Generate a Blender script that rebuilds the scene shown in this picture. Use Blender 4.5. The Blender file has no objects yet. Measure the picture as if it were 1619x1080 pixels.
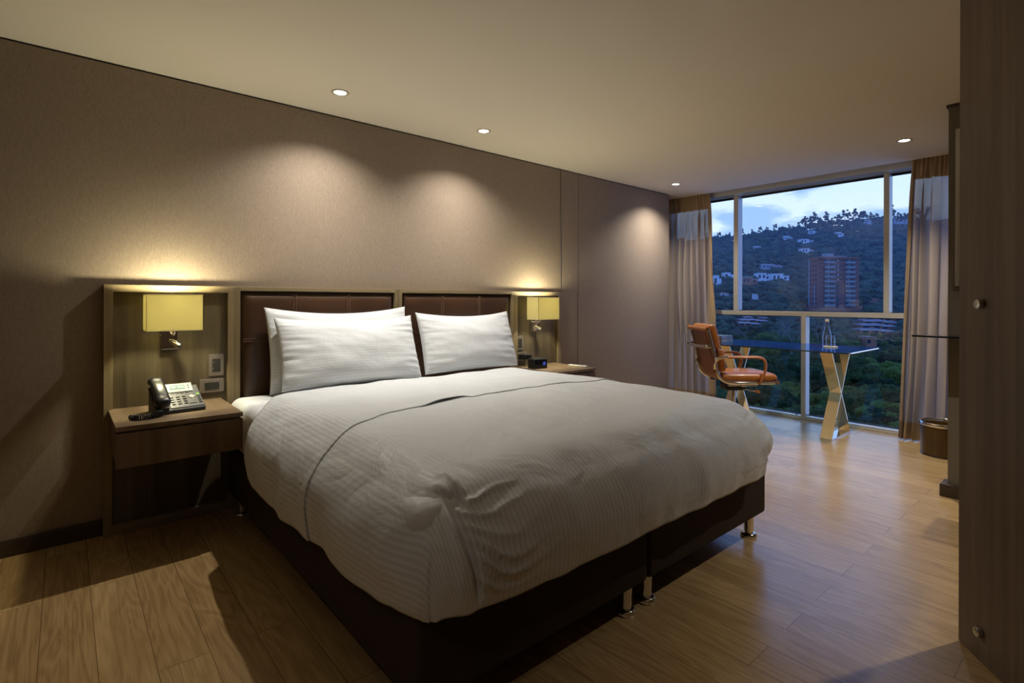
import bpy, bmesh, math, random
from mathutils import Vector, Matrix, noise
import numpy as np
PI = math.pi
sc = bpy.context.scene
C = sc.collection
random.seed(7)

# ------------------------------------------------------------------ camera
F, CX, HZ, CAMH, ROLL = 828.0, 809.5, 475.0, 1.2, 0.0028
AX = math.atan2(967.5, F)
FWD = Vector((math.cos(AX), math.sin(AX), 0)); RGT = Vector((math.sin(AX), -math.cos(AX), 0)); UP = Vector((0, 0, 1))
cd = bpy.data.cameras.new('camera'); cam = bpy.data.objects.new('camera', cd); C.objects.link(cam)
cd.sensor_width = 36; cd.lens = F / 1619 * 36; cd.shift_y = -(540 - HZ) / 1619; cd.clip_end = 5000; cd.clip_start = 0.02
m = Matrix((RGT, UP, -FWD)).transposed()
cam.matrix_world = Matrix.Translation((0, 0, CAMH)) @ m.to_4x4() @ Matrix.Rotation(ROLL, 4, 'Z')
sc.camera = cam
sc.view_settings.view_transform = 'Standard'; sc.view_settings.look = 'None'
sc.view_settings.exposure = 0.0; sc.view_settings.gamma = 1.0; sc.view_settings.use_curve_mapping = False
cy = sc.cycles
cy.use_denoising = True; cy.max_bounces = 10; cy.diffuse_bounces = 6; cy.glossy_bounces = 4; cy.transmission_bounces = 8
cy.transparent_max_bounces = 16; cy.caustics_reflective = False; cy.caustics_refractive = False; cy.sample_clamp_indirect = 4.0
cy.volume_bounces = 1

# ------------------------------------------------------------------ node helpers
def newmat(name):
    mt = bpy.data.materials.new(name); mt.use_nodes = True
    nt = mt.node_tree; nt.nodes.clear()
    out = nt.nodes.new('ShaderNodeOutputMaterial')
    return mt, nt, out
def N(nt, typ, **kw):
    n = nt.nodes.new(typ)
    for k, v in kw.items():
        if k.startswith('i_'):
            n.inputs[k[2:].replace('_', ' ')].default_value = v
        else: setattr(n, k, v)
    return n
def L(nt, a, b): nt.links.new(a, b)
def c4(c): return (c[0], c[1], c[2], 1)
def srgb(r, g, b):
    f = lambda x: (x/255/12.92) if x/255 <= .04045 else ((x/255+.055)/1.055)**2.4
    return (f(r), f(g), f(b))
def ramp(nt, fac, stops, interp='LINEAR'):
    r = N(nt, 'ShaderNodeValToRGB'); r.color_ramp.interpolation = interp
    while len(r.color_ramp.elements) < len(stops): r.color_ramp.elements.new(0.5)
    for e, (p, c) in zip(r.color_ramp.elements, stops): e.position = p; e.color = c4(c)
    L(nt, fac, r.inputs[0]); return r.outputs[0]
def coords(nt, kind='Object', scale=(1, 1, 1), rot=(0, 0, 0)):
    tc = N(nt, 'ShaderNodeTexCoord'); mp = N(nt, 'ShaderNodeMapping')
    mp.inputs['Scale'].default_value = scale; mp.inputs['Rotation'].default_value = rot
    L(nt, tc.outputs[kind], mp.inputs[0]); return mp.outputs[0]
def gpos(nt, scale=(1, 1, 1), rot=(0, 0, 0)):
    g = N(nt, 'ShaderNodeNewGeometry'); mp = N(nt, 'ShaderNodeMapping')
    mp.inputs['Scale'].default_value = scale; mp.inputs['Rotation'].default_value = rot
    L(nt, g.outputs['Position'], mp.inputs[0]); return mp.outputs[0]
def plain(name, col, rough=.5, metal=0., spec=.5, bump=None, trans=0., emit=None, estr=0.):
    mt, nt, out = newmat(name); b = N(nt, 'ShaderNodeBsdfPrincipled')
    b.inputs['Base Color'].default_value = c4(col); b.inputs['Roughness'].default_value = rough
    b.inputs['Metallic'].default_value = metal; b.inputs['Specular IOR Level'].default_value = spec
    b.inputs['Transmission Weight'].default_value = trans
    if emit: b.inputs['Emission Color'].default_value = c4(emit); b.inputs['Emission Strength'].default_value = estr
    if bump:
        sc_, st, ds = bump
        nz = N(nt, 'ShaderNodeTexNoise'); nz.inputs['Scale'].default_value = sc_; nz.inputs['Detail'].default_value = 4
        L(nt, coords(nt), nz.inputs['Vector'])
        bp = N(nt, 'ShaderNodeBump'); bp.inputs['Strength'].default_value = st; bp.inputs['Distance'].default_value = ds
        L(nt, nz.outputs['Fac'], bp.inputs['Height']); L(nt, bp.outputs[0], b.inputs['Normal'])
    L(nt, b.outputs[0], out.inputs[0]); return mt
def wood(name, dark, mid, light, axis='Z', rough=.45, fine=1.0):
    """vertical or horizontal straight grained veneer, grain runs along axis"""
    mt, nt, out = newmat(name); b = N(nt, 'ShaderNodeBsdfPrincipled')
    k = {'X': (.5, 14, 14), 'Y': (14, .5, 14), 'Z': (14, 14, .45)}[axis]
    nz = N(nt, 'ShaderNodeTexNoise'); nz.inputs['Scale'].default_value = 1.0 * fine; nz.inputs['Detail'].default_value = 6
    nz.inputs['Roughness'].default_value = .6; nz.inputs['Distortion'].default_value = .4
    L(nt, gpos(nt, k), nz.inputs['Vector'])
    nf = N(nt, 'ShaderNodeTexNoise'); nf.inputs['Scale'].default_value = 14; nf.inputs['Detail'].default_value = 3
    L(nt, gpos(nt, tuple(v * 1.0 if v > 1 else v * 1.5 for v in k)), nf.inputs['Vector'])
    mx = N(nt, 'ShaderNodeMath', operation='ADD'); ml = N(nt, 'ShaderNodeMath', operation='MULTIPLY'); ml.inputs[1].default_value = .22
    sb = N(nt, 'ShaderNodeMath', operation='SUBTRACT'); sb.inputs[1].default_value = .5
    L(nt, nf.outputs['Fac'], sb.inputs[0]); L(nt, sb.outputs[0], ml.inputs[0]); L(nt, ml.outputs[0], mx.inputs[1]); L(nt, nz.outputs['Fac'], mx.inputs[0])
    col = ramp(nt, mx.outputs[0], [(.3, dark), (.5, mid), (.72, light)])
    L(nt, col, b.inputs['Base Color']); b.inputs['Roughness'].default_value = rough
    bp = N(nt, 'ShaderNodeBump'); bp.inputs['Strength'].default_value = .15; bp.inputs['Distance'].default_value = .001
    L(nt, mx.outputs[0], bp.inputs['Height']); L(nt, bp.outputs[0], b.inputs['Normal'])
    L(nt, b.outputs[0], out.inputs[0]); return mt

# ------------------------------------------------------------------ world: dusk sky
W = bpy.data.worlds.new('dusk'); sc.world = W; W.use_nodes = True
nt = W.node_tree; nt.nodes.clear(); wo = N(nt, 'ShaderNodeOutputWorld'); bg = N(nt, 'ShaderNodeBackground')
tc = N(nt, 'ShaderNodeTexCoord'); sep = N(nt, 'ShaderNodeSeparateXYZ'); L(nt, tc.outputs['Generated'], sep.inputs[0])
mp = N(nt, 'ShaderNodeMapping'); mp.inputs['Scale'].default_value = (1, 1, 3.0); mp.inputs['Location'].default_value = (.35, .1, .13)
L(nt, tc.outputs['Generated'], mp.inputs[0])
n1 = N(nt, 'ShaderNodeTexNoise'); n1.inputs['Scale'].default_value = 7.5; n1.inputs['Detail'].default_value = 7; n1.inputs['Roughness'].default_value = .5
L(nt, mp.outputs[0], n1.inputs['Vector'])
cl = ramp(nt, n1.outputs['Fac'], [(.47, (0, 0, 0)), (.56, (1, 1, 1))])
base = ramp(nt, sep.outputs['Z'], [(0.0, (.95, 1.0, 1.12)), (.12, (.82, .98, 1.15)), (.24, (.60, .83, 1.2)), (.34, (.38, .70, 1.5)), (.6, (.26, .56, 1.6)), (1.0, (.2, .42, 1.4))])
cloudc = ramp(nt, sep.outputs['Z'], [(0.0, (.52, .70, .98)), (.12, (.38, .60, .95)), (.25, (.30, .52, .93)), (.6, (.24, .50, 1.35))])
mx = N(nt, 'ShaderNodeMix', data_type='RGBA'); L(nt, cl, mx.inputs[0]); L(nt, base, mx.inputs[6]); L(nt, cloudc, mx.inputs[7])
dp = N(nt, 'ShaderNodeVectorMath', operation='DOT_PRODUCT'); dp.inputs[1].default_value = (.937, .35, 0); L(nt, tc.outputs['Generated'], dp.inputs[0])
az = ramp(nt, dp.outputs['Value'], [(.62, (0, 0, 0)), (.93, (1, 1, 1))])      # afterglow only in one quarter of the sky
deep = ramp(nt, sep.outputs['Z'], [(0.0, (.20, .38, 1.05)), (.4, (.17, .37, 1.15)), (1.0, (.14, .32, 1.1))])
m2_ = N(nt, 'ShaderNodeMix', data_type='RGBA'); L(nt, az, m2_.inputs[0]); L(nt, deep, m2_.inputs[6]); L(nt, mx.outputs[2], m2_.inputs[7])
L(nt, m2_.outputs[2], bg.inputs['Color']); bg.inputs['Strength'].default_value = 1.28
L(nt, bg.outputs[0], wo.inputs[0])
# daylight entering through the big window is sampled at the opening
pl = bpy.data.lights.new('window_portal', 'AREA'); pl.shape = 'RECTANGLE'; pl.size = 3.2; pl.size_y = 2.4; pl.cycles.is_portal = True
po = bpy.data.objects.new('window_portal', pl); C.objects.link(po); po.location = (5.9, 2.05, 1.2); po.rotation_euler = (0, PI/2, 0)

# ------------------------------------------------------------------ mesh helpers
class MB:
    def __init__(s): s.v = []; s.f = []; s.uv = {}
    def add(s, vs, fs):
        o = len(s.v); s.v += [tuple(v) for v in vs]; s.f += [tuple(i + o for i in f) for f in fs]; return s
    def box(s, x0, x1, y0, y1, z0, z1, M=None):
        vs = [Vector(p) for p in ((x0,y0,z0),(x1,y0,z0),(x1,y1,z0),(x0,y1,z0),(x0,y0,z1),(x1,y0,z1),(x1,y1,z1),(x0,y1,z1))]
        if M: vs = [M @ v for v in vs]
        return s.add(vs, [(0,3,2,1),(4,5,6,7),(0,1,5,4),(1,2,6,5),(2,3,7,6),(3,0,4,7)])
    def frame(s, x0, x1, y0, y1, z0, z1, w, wb=None, ins=None):
        """rectangular frame in the XZ plane"""
        wb = w if wb is None else wb
        s.box(x0, x0+w, y0, y1, z0, z1); s.box(x1-w, x1, y0, y1, z0, z1)
        s.box(x0+w, x1-w, y0, y1, z1-w, z1); s.box(x0+w, x1-w, y0, y1, z0, z0+wb); return s
    def lathe(s, prof, c=(0,0,0), n=32, axis='Z', cap=True, M=None):
        rows = []; vs = []
        for r, z in prof:
            for i in range(n):
                a = 2*PI*i/n; p = (r*math.cos(a), r*math.sin(a), z)
                if axis == 'X': p = (p[2], p[0], p[1])
                if axis == 'Y': p = (p[0], -p[2], p[1])
                p = Vector(p)
                if M: p = M @ p
                vs.append(p + Vector(c))
        fs = []
        for k in range(len(prof)-1):
            for i in range(n):
                j = (i+1) % n; fs.append((k*n+i, k*n+j, (k+1)*n+j, (k+1)*n+i))
        if cap:
            fs.append(tuple(range(n-1, -1, -1))); fs.append(tuple((len(prof)-1)*n + i for i in range(n)))
        return s.add(vs, fs)
    def tube(s, pts, r, n=10, closed=False, flat=None):
        """sweep; r number or list; flat=(w,h) gives a rounded rectangular section"""
        pts = [Vector(p) for p in pts]; m = len(pts); vs = []
        t0 = (pts[1]-pts[0]).normalized(); nrm = t0.cross(Vector((0,0,1)))
        if nrm.length < 1e-3: nrm = t0.cross(Vector((0,1,0)))
        nrm.normalize()
        for k in range(m):
            if closed: t = (pts[(k+1) % m] - pts[k-1]).normalized()
            else: t = (pts[min(k+1, m-1)] - pts[max(k-1, 0)]).normalized()
            nrm = (nrm - t*nrm.dot(t)).normalized(); bn = t.cross(nrm)
            rr = r[k] if isinstance(r, (list, tuple)) else r
            for i in range(n):
                a = 2*PI*(i+.5)/n; ca, sa = math.cos(a), math.sin(a)
                if flat:
                    e = .45; ca = math.copysign(abs(ca)**e, ca)*flat[0]; sa = math.copysign(abs(sa)**e, sa)*flat[1]
                    vs.append(pts[k] + nrm*ca + bn*sa)
                else: vs.append(pts[k] + nrm*ca*rr + bn*sa*rr)
        fs = []
        for k in range(m if closed else m-1):
            k2 = (k+1) % m
            for i in range(n):
                j = (i+1) % n; fs.append((k*n+i, k*n+j, k2*n+j, k2*n+i))
        if not closed: fs.append(tuple(range(n-1, -1, -1))); fs.append(tuple((m-1)*n+i for i in range(n)))
        return s.add(vs, fs)
    def prism(s, poly, h, M):
        n = len(poly); vs = [M @ Vector((x, y, 0)) for x, y in poly] + [M @ Vector((x, y, h)) for x, y in poly]
        return s.add(vs, [tuple(range(n-1, -1, -1)), tuple(range(n, 2*n))] + [(i, (i+1) % n, n+(i+1) % n, n+i) for i in range(n)])
    def build(s, name, mt, parent=None, bevel=0., smooth=False, world=True, seg=2, auto=None):
        me = bpy.data.meshes.new(name)
        off = wloc(parent) if (parent is not None and world) else Vector((0,0,0))
        me.from_pydata([tuple(Vector(v) - off) for v in s.v], [], s.f); me.update()
        bm = bmesh.new(); bm.from_mesh(me); bmesh.ops.recalc_face_normals(bm, faces=bm.faces); bm.to_mesh(me); bm.free()
        me.materials.append(mt)
        o = bpy.data.objects.new(name, me); C.objects.link(o)
        if parent is not None: o.parent = parent
        if smooth: me.polygons.foreach_set('use_smooth', [True]*len(me.polygons))
        if auto:
            me.polygons.foreach_set('use_smooth', [True]*len(me.polygons)); me.set_sharp_from_angle(angle=math.radians(auto))
        if bevel:
            b = o.modifiers.new('bevel', 'BEVEL'); b.width = bevel; b.segments = seg; b.limit_method = 'ANGLE'; b.angle_limit = math.radians(40)
            me.polygons.foreach_set('use_smooth', [True]*len(me.polygons))
            wn = o.modifiers.new('wn', 'WEIGHTED_NORMAL'); wn.keep_sharp = True
        return o
def wloc(o):
    v = Vector((0,0,0))
    while o is not None: v += o.location; o = o.parent
    return v
def thing(name, label, cat, loc=(0,0,0), group=None, rz=0):
    o = bpy.data.objects.new(name, None); C.objects.link(o); o.empty_display_size = .05
    o.location = loc; o.rotation_euler = (0, 0, rz); return tag(o, label, cat, group)
def tag(o, label, cat, group=None, kind=None):
    o['label'] = label; o['category'] = cat
    if group: o['group'] = group
    if kind: o['kind'] = kind
    return o
def struct(o): o['kind'] = 'structure'; return o
def grid_mesh(name, pts, nu, nv, mt, uvs=None, parent=None, thick=0., offset=-1, closed=False):
    me = bpy.data.meshes.new(name); off = wloc(parent) if parent else Vector((0,0,0))
    fs = [(i*nv+j, (i+1)*nv+j, (i+1)*nv+j+1, i*nv+j+1) for i in range(nu-1) for j in range(nv-1)]
    me.from_pydata([tuple(Vector(p)-off) for p in pts], [], fs); me.update()
    if uvs:
        ul = me.uv_layers.new(name='UVMap'); idx = np.empty(len(me.loops), dtype=np.int32); me.loops.foreach_get('vertex_index', idx)
        ul.data.foreach_set('uv', np.array(uvs, dtype=np.float32)[idx].ravel())
    me.polygons.foreach_set('use_smooth', [True]*len(me.polygons)); me.materials.append(mt)
    o = bpy.data.objects.new(name, me); C.objects.link(o)
    if parent: o.parent = parent
    if thick:
        s = o.modifiers.new('solid', 'SOLIDIFY'); s.thickness = thick; s.offset = offset
    return o
def ss(a, b, x):
    t = max(0, min(1, (x-a)/(b-a))) if a != b else 0; return t*t*(3-2*t)
def interp(x, pts):
    if x <= pts[0][0]: return pts[0][1]
    for (a, b), (c, d) in zip(pts, pts[1:]):
        if x <= c: return b + (d-b)*(x-a)/(c-a)
    return pts[-1][1]
def nz3(x, y, z=0.): return noise.noise(Vector((x, y, z)))

# ------------------------------------------------------------------ materials
def wall_mat():
    mt, nt, out = newmat('woven_wallcovering'); b = N(nt, 'ShaderNodeBsdfPrincipled')
    n1 = N(nt, 'ShaderNodeTexNoise'); n1.inputs['Scale'].default_value = 1; n1.inputs['Detail'].default_value = 3
    L(nt, gpos(nt, (420, 420, 40)), n1.inputs['Vector'])
    n2 = N(nt, 'ShaderNodeTexNoise'); n2.inputs['Scale'].default_value = 1; n2.inputs['Detail'].default_value = 3
    L(nt, gpos(nt, (60, 60, 500)), n2.inputs['Vector'])
    ad = N(nt, 'ShaderNodeMath', operation='ADD'); L(nt, n1.outputs['Fac'], ad.inputs[0]); L(nt, n2.outputs['Fac'], ad.inputs[1])
    col = ramp(nt, ad.outputs[0], [(.3, (.175, .135, .105)), (.7, (.235, .185, .145))])
    hf = N(nt, 'ShaderNodeMath', operation='MULTIPLY'); hf.inputs[1].default_value = .5; L(nt, ad.outputs[0], hf.inputs[0])
    L(nt, ramp(nt, hf.outputs[0], [(.35, (.225, .172, .126)), (.65, (.325, .254, .190))]), b.inputs['Base Color'])
    b.inputs['Roughness'].default_value = .75; b.inputs['Specular IOR Level'].default_value = .3
    bp = N(nt, 'ShaderNodeBump'); bp.inputs['Strength'].default_value = .25; bp.inputs['Distance'].default_value = .001
    L(nt, ad.outputs[0], bp.inputs['Height']); L(nt, bp.outputs[0], b.inputs['Normal'])
    L(nt, b.outputs[0], out.inputs[0]); return mt
def floor_mat():
    mt, nt, out = newmat('oak_plank_floor'); b = N(nt, 'ShaderNodeBsdfPrincipled')
    P = gpos(nt, (1, 1, 1), (0, 0, PI/2)); P.node.inputs['Location'].default_value = (.35, .062, 0)
    br = N(nt, 'ShaderNodeTexBrick'); br.offset = .37; br.offset_frequency = 2
    br.inputs['Scale'].default_value = 1; br.inputs['Mortar Size'].default_value = .0010; br.inputs['Mortar Smooth'].default_value = .1
    br.inputs['Brick Width'].default_value = 1.22; br.inputs['Row Height'].default_value = .148; br.inputs['Bias'].default_value = 0
    br.inputs['Color1'].default_value = (0, 0, 0, 1); br.inputs['Color2'].default_value = (1, 1, 1, 1); br.inputs['Mortar'].default_value = (.5, .5, .5, 1)
    L(nt, P, br.inputs['Vector'])
    # per plank offset of the grain
    vm = N(nt, 'ShaderNodeVectorMath', operation='MULTIPLY'); vm.inputs[1].default_value = (7.3, 9.1, 3.3); L(nt, br.outputs['Color'], vm.inputs[0])
    va = N(nt, 'ShaderNodeVectorMath', operation='ADD'); L(nt, gpos(nt), va.inputs[0]); L(nt, vm.outputs[0], va.inputs[1])
    m1 = N(nt, 'ShaderNodeMapping'); m1.inputs['Scale'].default_value = (7, .9, 1); L(nt, va.outputs[0], m1.inputs[0])
    g1 = N(nt, 'ShaderNodeTexNoise'); g1.inputs['Scale'].default_value = 1.3; g1.inputs['Detail'].default_value = 2; g1.inputs['Distortion'].default_value = .6; L(nt, m1.outputs[0], g1.inputs['Vector'])
    # rings of the cathedral grain from the contour lines of the noise
    mu = N(nt, 'ShaderNodeMath', operation='MULTIPLY'); mu.inputs[1].default_value = 52; L(nt, g1.outputs['Fac'], mu.inputs[0])
    sn = N(nt, 'ShaderNodeMath', operation='SINE'); L(nt, mu.outputs[0], sn.inputs[0])
    m2 = N(nt, 'ShaderNodeMapping'); m2.inputs['Scale'].default_value = (150, 5, 1); L(nt, va.outputs[0], m2.inputs[0])
    g2 = N(nt, 'ShaderNodeTexNoise'); g2.inputs['Scale'].default_value = 1; g2.inputs['Detail'].default_value = 4; L(nt, m2.outputs[0], g2.inputs['Vector'])
    a1 = N(nt, 'ShaderNodeMath', operation='MULTIPLY'); a1.inputs[1].default_value = .075; L(nt, sn.outputs[0], a1.inputs[0])
    a2 = N(nt, 'ShaderNodeMath', operation='ADD'); gm = N(nt, 'ShaderNodeMath', operation='MULTIPLY_ADD'); gm.inputs[1].default_value = .5; gm.inputs[2].default_value = .25; L(nt, g2.outputs['Fac'], gm.inputs[0]); L(nt, a1.outputs[0], a2.inputs[0]); L(nt, gm.outputs[0], a2.inputs[1])
    sb = N(nt, 'ShaderNodeSeparateColor'); L(nt, br.outputs['Color'], sb.inputs[0])
    a3 = N(nt, 'ShaderNodeMath', operation='MULTIPLY_ADD'); a3.inputs[1].default_value = .14; L(nt, sb.outputs[0], a3.inputs[0]); L(nt, a2.outputs[0], a3.inputs[2])
    col = ramp(nt, a3.outputs[0], [(.3, (.25, .147, .058)), (.55, (.40, .256, .108)), (.8, (.52, .35, .162))])
    mx = N(nt, 'ShaderNodeMix', data_type='RGBA'); L(nt, br.outputs['Fac'], mx.inputs[0]); L(nt, col, mx.inputs[6]); mx.inputs[7].default_value = (.11, .066, .028, 1)
    L(nt, mx.outputs[2], b.inputs['Base Color'])
    rr = ramp(nt, a2.outputs[0], [(.3, (.28,)*3), (.8, (.21,)*3)]); L(nt, rr, b.inputs['Roughness']); b.inputs['Specular IOR Level'].default_value = .8
    ms = N(nt, 'ShaderNodeMath', operation='MULTIPLY_ADD'); ms.inputs[1].default_value = -2.0; L(nt, br.outputs['Fac'], ms.inputs[0]); L(nt, a2.outputs[0], ms.inputs[2])
    bp = N(nt, 'ShaderNodeBump'); bp.inputs['Strength'].default_value = .18; bp.inputs['Distance'].default_value = .001
    L(nt, ms.outputs[0], bp.inputs['Height']); L(nt, bp.outputs[0], b.inputs['Normal'])
    L(nt, b.outputs[0], out.inputs[0]); return mt
def linen(name, period=.0185, stripe=True, comp=0, wr=.7, dkf=.86, col=(.665, .68, .69)):
    """white sateen with tone on tone stripes; stripes follow the cloth (its own UV lengths in metres)"""
    mt, nt, out = newmat(name); b = N(nt, 'ShaderNodeBsdfPrincipled')
    uv = N(nt, 'ShaderNodeUVMap'); sp = N(nt, 'ShaderNodeSeparateXYZ'); L(nt, uv.outputs[0], sp.inputs[0])
    mu = N(nt, 'ShaderNodeMath', operation='MULTIPLY'); mu.inputs[1].default_value = 2*PI/period; L(nt, sp.outputs[comp], mu.inputs[0])
    sn = N(nt, 'ShaderNodeMath', operation='SINE'); L(nt, mu.outputs[0], sn.inputs[0])
    mr = N(nt, 'ShaderNodeMapRange'); mr.inputs['From Min'].default_value = -.35; mr.inputs['From Max'].default_value = .35; L(nt, sn.outputs[0], mr.inputs[0])
    dk = tuple(c*dkf for c in col) if stripe else col
    mx = N(nt, 'ShaderNodeMix', data_type='RGBA'); L(nt, mr.outputs[0], mx.inputs[0]); mx.inputs[6].default_value = c4(col); mx.inputs[7].default_value = c4(dk)
    L(nt, mx.outputs[2], b.inputs['Base Color'])
    if stripe:
        m3 = N(nt, 'ShaderNodeMapRange'); m3.inputs['To Min'].default_value = .62; m3.inputs['To Max'].default_value = .42; L(nt, mr.outputs[0], m3.inputs[0]); L(nt, m3.outputs[0], b.inputs['Roughness'])
    else: b.inputs['Roughness'].default_value = .6
    b.inputs['Specular IOR Level'].default_value = .3; b.inputs['Sheen Weight'].default_value = .15
    n1 = N(nt, 'ShaderNodeTexNoise'); n1.inputs['Scale'].default_value = 5.5; n1.inputs['Detail'].default_value = 5; n1.inputs['Distortion'].default_value = .8
    L(nt, gpos(nt), n1.inputs['Vector'])
    bp = N(nt, 'ShaderNodeBump'); bp.inputs['Strength'].default_value = wr; bp.inputs['Distance'].default_value = .02
    L(nt, n1.outputs['Fac'], bp.inputs['Height'])
    L(nt, bp.outputs[0], b.inputs['Normal'])
    L(nt, b.outputs[0], out.inputs[0]); return mt
def leather(name, col, rough=.35, scale=220, coat=0.):
    mt, nt, out = newmat(name); b = N(nt, 'ShaderNodeBsdfPrincipled')
    n1 = N(nt, 'ShaderNodeTexNoise'); n1.inputs['Scale'].default_value = 3; n1.inputs['Detail'].default_value = 3; L(nt, coords(nt), n1.inputs['Vector'])
    L(nt, ramp(nt, n1.outputs['Fac'], [(.3, tuple(c*.75 for c in col)), (.7, tuple(c*1.2 for c in col))]), b.inputs['Base Color'])
    b.inputs['Roughness'].default_value = rough; b.inputs['Coat Weight'].default_value = coat
    v = N(nt, 'ShaderNodeTexVoronoi'); v.inputs['Scale'].default_value = scale; L(nt, coords(nt), v.inputs['Vector'])
    bp = N(nt, 'ShaderNodeBump'); bp.inputs['Strength'].default_value = .12; bp.inputs['Distance'].default_value = .001
    L(nt, v.outputs['Distance'], bp.inputs['Height']); L(nt, bp.outputs[0], b.inputs['Normal'])
    L(nt, b.outputs[0], out.inputs[0]); return mt
def thin_glass(name, tint=(.93, .96, .98), rough=0., ior=1.45, boost=1.0, gcol=None, ex=5):
    mt, nt, out = newmat(name); t = N(nt, 'ShaderNodeBsdfTransparent'); t.inputs[0].default_value = c4(tint)
    g = N(nt, 'ShaderNodeBsdfGlossy'); g.inputs['Roughness'].default_value = rough
    lw = N(nt, 'ShaderNodeLayerWeight'); lw.inputs['Blend'].default_value = .5
    pw_ = N(nt, 'ShaderNodeMath', operation='POWER'); pw_.inputs[1].default_value = ex; L(nt, lw.outputs['Facing'], pw_.inputs[0])
    f0 = ((ior-1)/(ior+1))**2
    ma = N(nt, 'ShaderNodeMath', operation='MULTIPLY_ADD'); ma.inputs[1].default_value = 1-f0; ma.inputs[2].default_value = f0; L(nt, pw_.outputs[0], ma.inputs[0])
    mu = N(nt, 'ShaderNodeMath', operation='MULTIPLY'); mu.inputs[1].default_value = boost; mu.use_clamp = True; L(nt, ma.outputs[0], mu.inputs[0])
    if gcol: g.inputs[0].default_value = c4(gcol)
    mx = N(nt, 'ShaderNodeMixShader'); L(nt, mu.outputs[0], mx.inputs[0]); L(nt, t.outputs[0], mx.inputs[1]); L(nt, g.outputs[0], mx.inputs[2])
    L(nt, mx.outputs[0], out.inputs[0]); return mt
def fabric_sheer(name, col, transl, transp, tcol=None):
    mt, nt, out = newmat(name); d = N(nt, 'ShaderNodeBsdfDiffuse'); d.inputs[0].default_value = c4(col)
    t = N(nt, 'ShaderNodeBsdfTranslucent'); t.inputs[0].default_value = c4(tcol or col); tp = N(nt, 'ShaderNodeBsdfTransparent')
    n1 = N(nt, 'ShaderNodeTexNoise'); n1.inputs['Scale'].default_value = 1; L(nt, gpos(nt, (300, 300, 30)), n1.inputs['Vector'])
    bp = N(nt, 'ShaderNodeBump'); bp.inputs['Strength'].default_value = .3; bp.inputs['Distance'].default_value = .001; L(nt, n1.outputs['Fac'], bp.inputs['Height']); L(nt, bp.outputs[0], d.inputs['Normal'])
    a = N(nt, 'ShaderNodeMixShader'); a.inputs[0].default_value = transl; L(nt, d.outputs[0], a.inputs[1]); L(nt, t.outputs[0], a.inputs[2])
    b = N(nt, 'ShaderNodeMixShader'); b.inputs[0].default_value = transp; L(nt, a.outputs[0], b.inputs[1]); L(nt, tp.outputs[0], b.inputs[2])
    L(nt, b.outputs[0], out.inputs[0]); return mt

M = {}
M['wall'] = wall_mat(); M['floor'] = floor_mat()
M['ceil'] = plain('matt_ceiling_paint', (.74, .675, .57), .9, spec=.2, bump=(60, .05, .001))
M['plaster'] = plain('wall_paint', (.36, .30, .235), .85, spec=.2, bump=(60, .05, .001))
M['gap'] = plain('dark_reveal', (.012, .010, .008), .8)
M['basewood'] = wood('dark_skirting_wood', (.035, .022, .015), (.05, .032, .022), (.07, .045, .03), 'X')
M['panel'] = wood('walnut_panel_vertical', (.062, .046, .026), (.105, .080, .045), (.155, .120, .072), 'Z')
M['frameV'] = wood('oak_frame_vertical', (.165, .122, .062), (.225, .168, .088), (.28, .212, .118), 'Z', fine=1.5)
M['frameH'] = wood('oak_frame_horizontal', (.165, .122, .062), (.225, .168, .088), (.28, .212, .118), 'X', fine=1.5)
M['nstop'] = wood('nightstand_top_wood', (.15, .10, .058), (.205, .14, .083), (.27, .19, .115), 'Y', rough=.38)
M['nsfront'] = wood('nightstand_front_wood', (.11, .068, .040), (.165, .108, .066), (.225, .155, .098), 'Z')
M['door'] = wood('wardrobe_walnut', (.095, .064, .044), (.14, .098, .068), (.19, .137, .096), 'Z', rough=.5)
M['linen'] = linen('striped_sateen'); M['linenP'] = linen('striped_sateen_pillow', comp=1, wr=.3, period=.0175, dkf=.92)
M['sheet'] = linen('plain_sheet', stripe=False)
M['bedbase'] = plain('dark_brown_upholstery', (.040, .027, .020), .8, spec=.2, bump=(500, .4, .001))
M['hbleather'] = leather('chocolate_leather', (.062, .030, .016), .31, 260)
M['stitch'] = plain('leather_stitching', (.22, .12, .08), .6)
M['chrome'] = plain('polished_chrome', (.85, .83, .80), .06, 1.0)
M['brushed'] = plain('brushed_nickel', (.55, .52, .47), .35, 1.0)
M['tan'] = leather('cognac_leather', (.46, .165, .038), .32, 240, .1)
M['tandark'] = leather('cognac_leather_back', (.24, .085, .03), .34, 240, .1)
M['blackpl'] = plain('black_plastic', (.012, .012, .013), .3)
M['blackmatt'] = plain('black_matt_plastic', (.02, .02, .02), .55)
M['greypl'] = plain('dark_grey_phone_plastic', (.085, .083, .08), .4)
M['silverpl'] = plain('silver_phone_plastic', (.33, .34, .30), .3, .3)
M['keypl'] = plain('phone_key_grey', (.035, .035, .035), .35)
M['keylite'] = plain('phone_key_light', (.5, .5, .42), .35)
M['lcd'] = plain('lcd_glass', (.25, .38, .36), .15)
M['lcdtxt'] = plain('lcd_segment', (.42, .55, .50), .3)
M['greenled'] = plain('green_key', (.25, .7, .05), .3, emit=(.3, .9, .1), estr=.5)
M['plate'] = plain('satin_bronze_plate', (.20, .168, .137), .38, .35)
M['plateins'] = plain('dark_switch_insert', (.03, .027, .023), .35)
M['slot'] = plain('socket_slot', (.004, .004, .004), .6)
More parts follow.
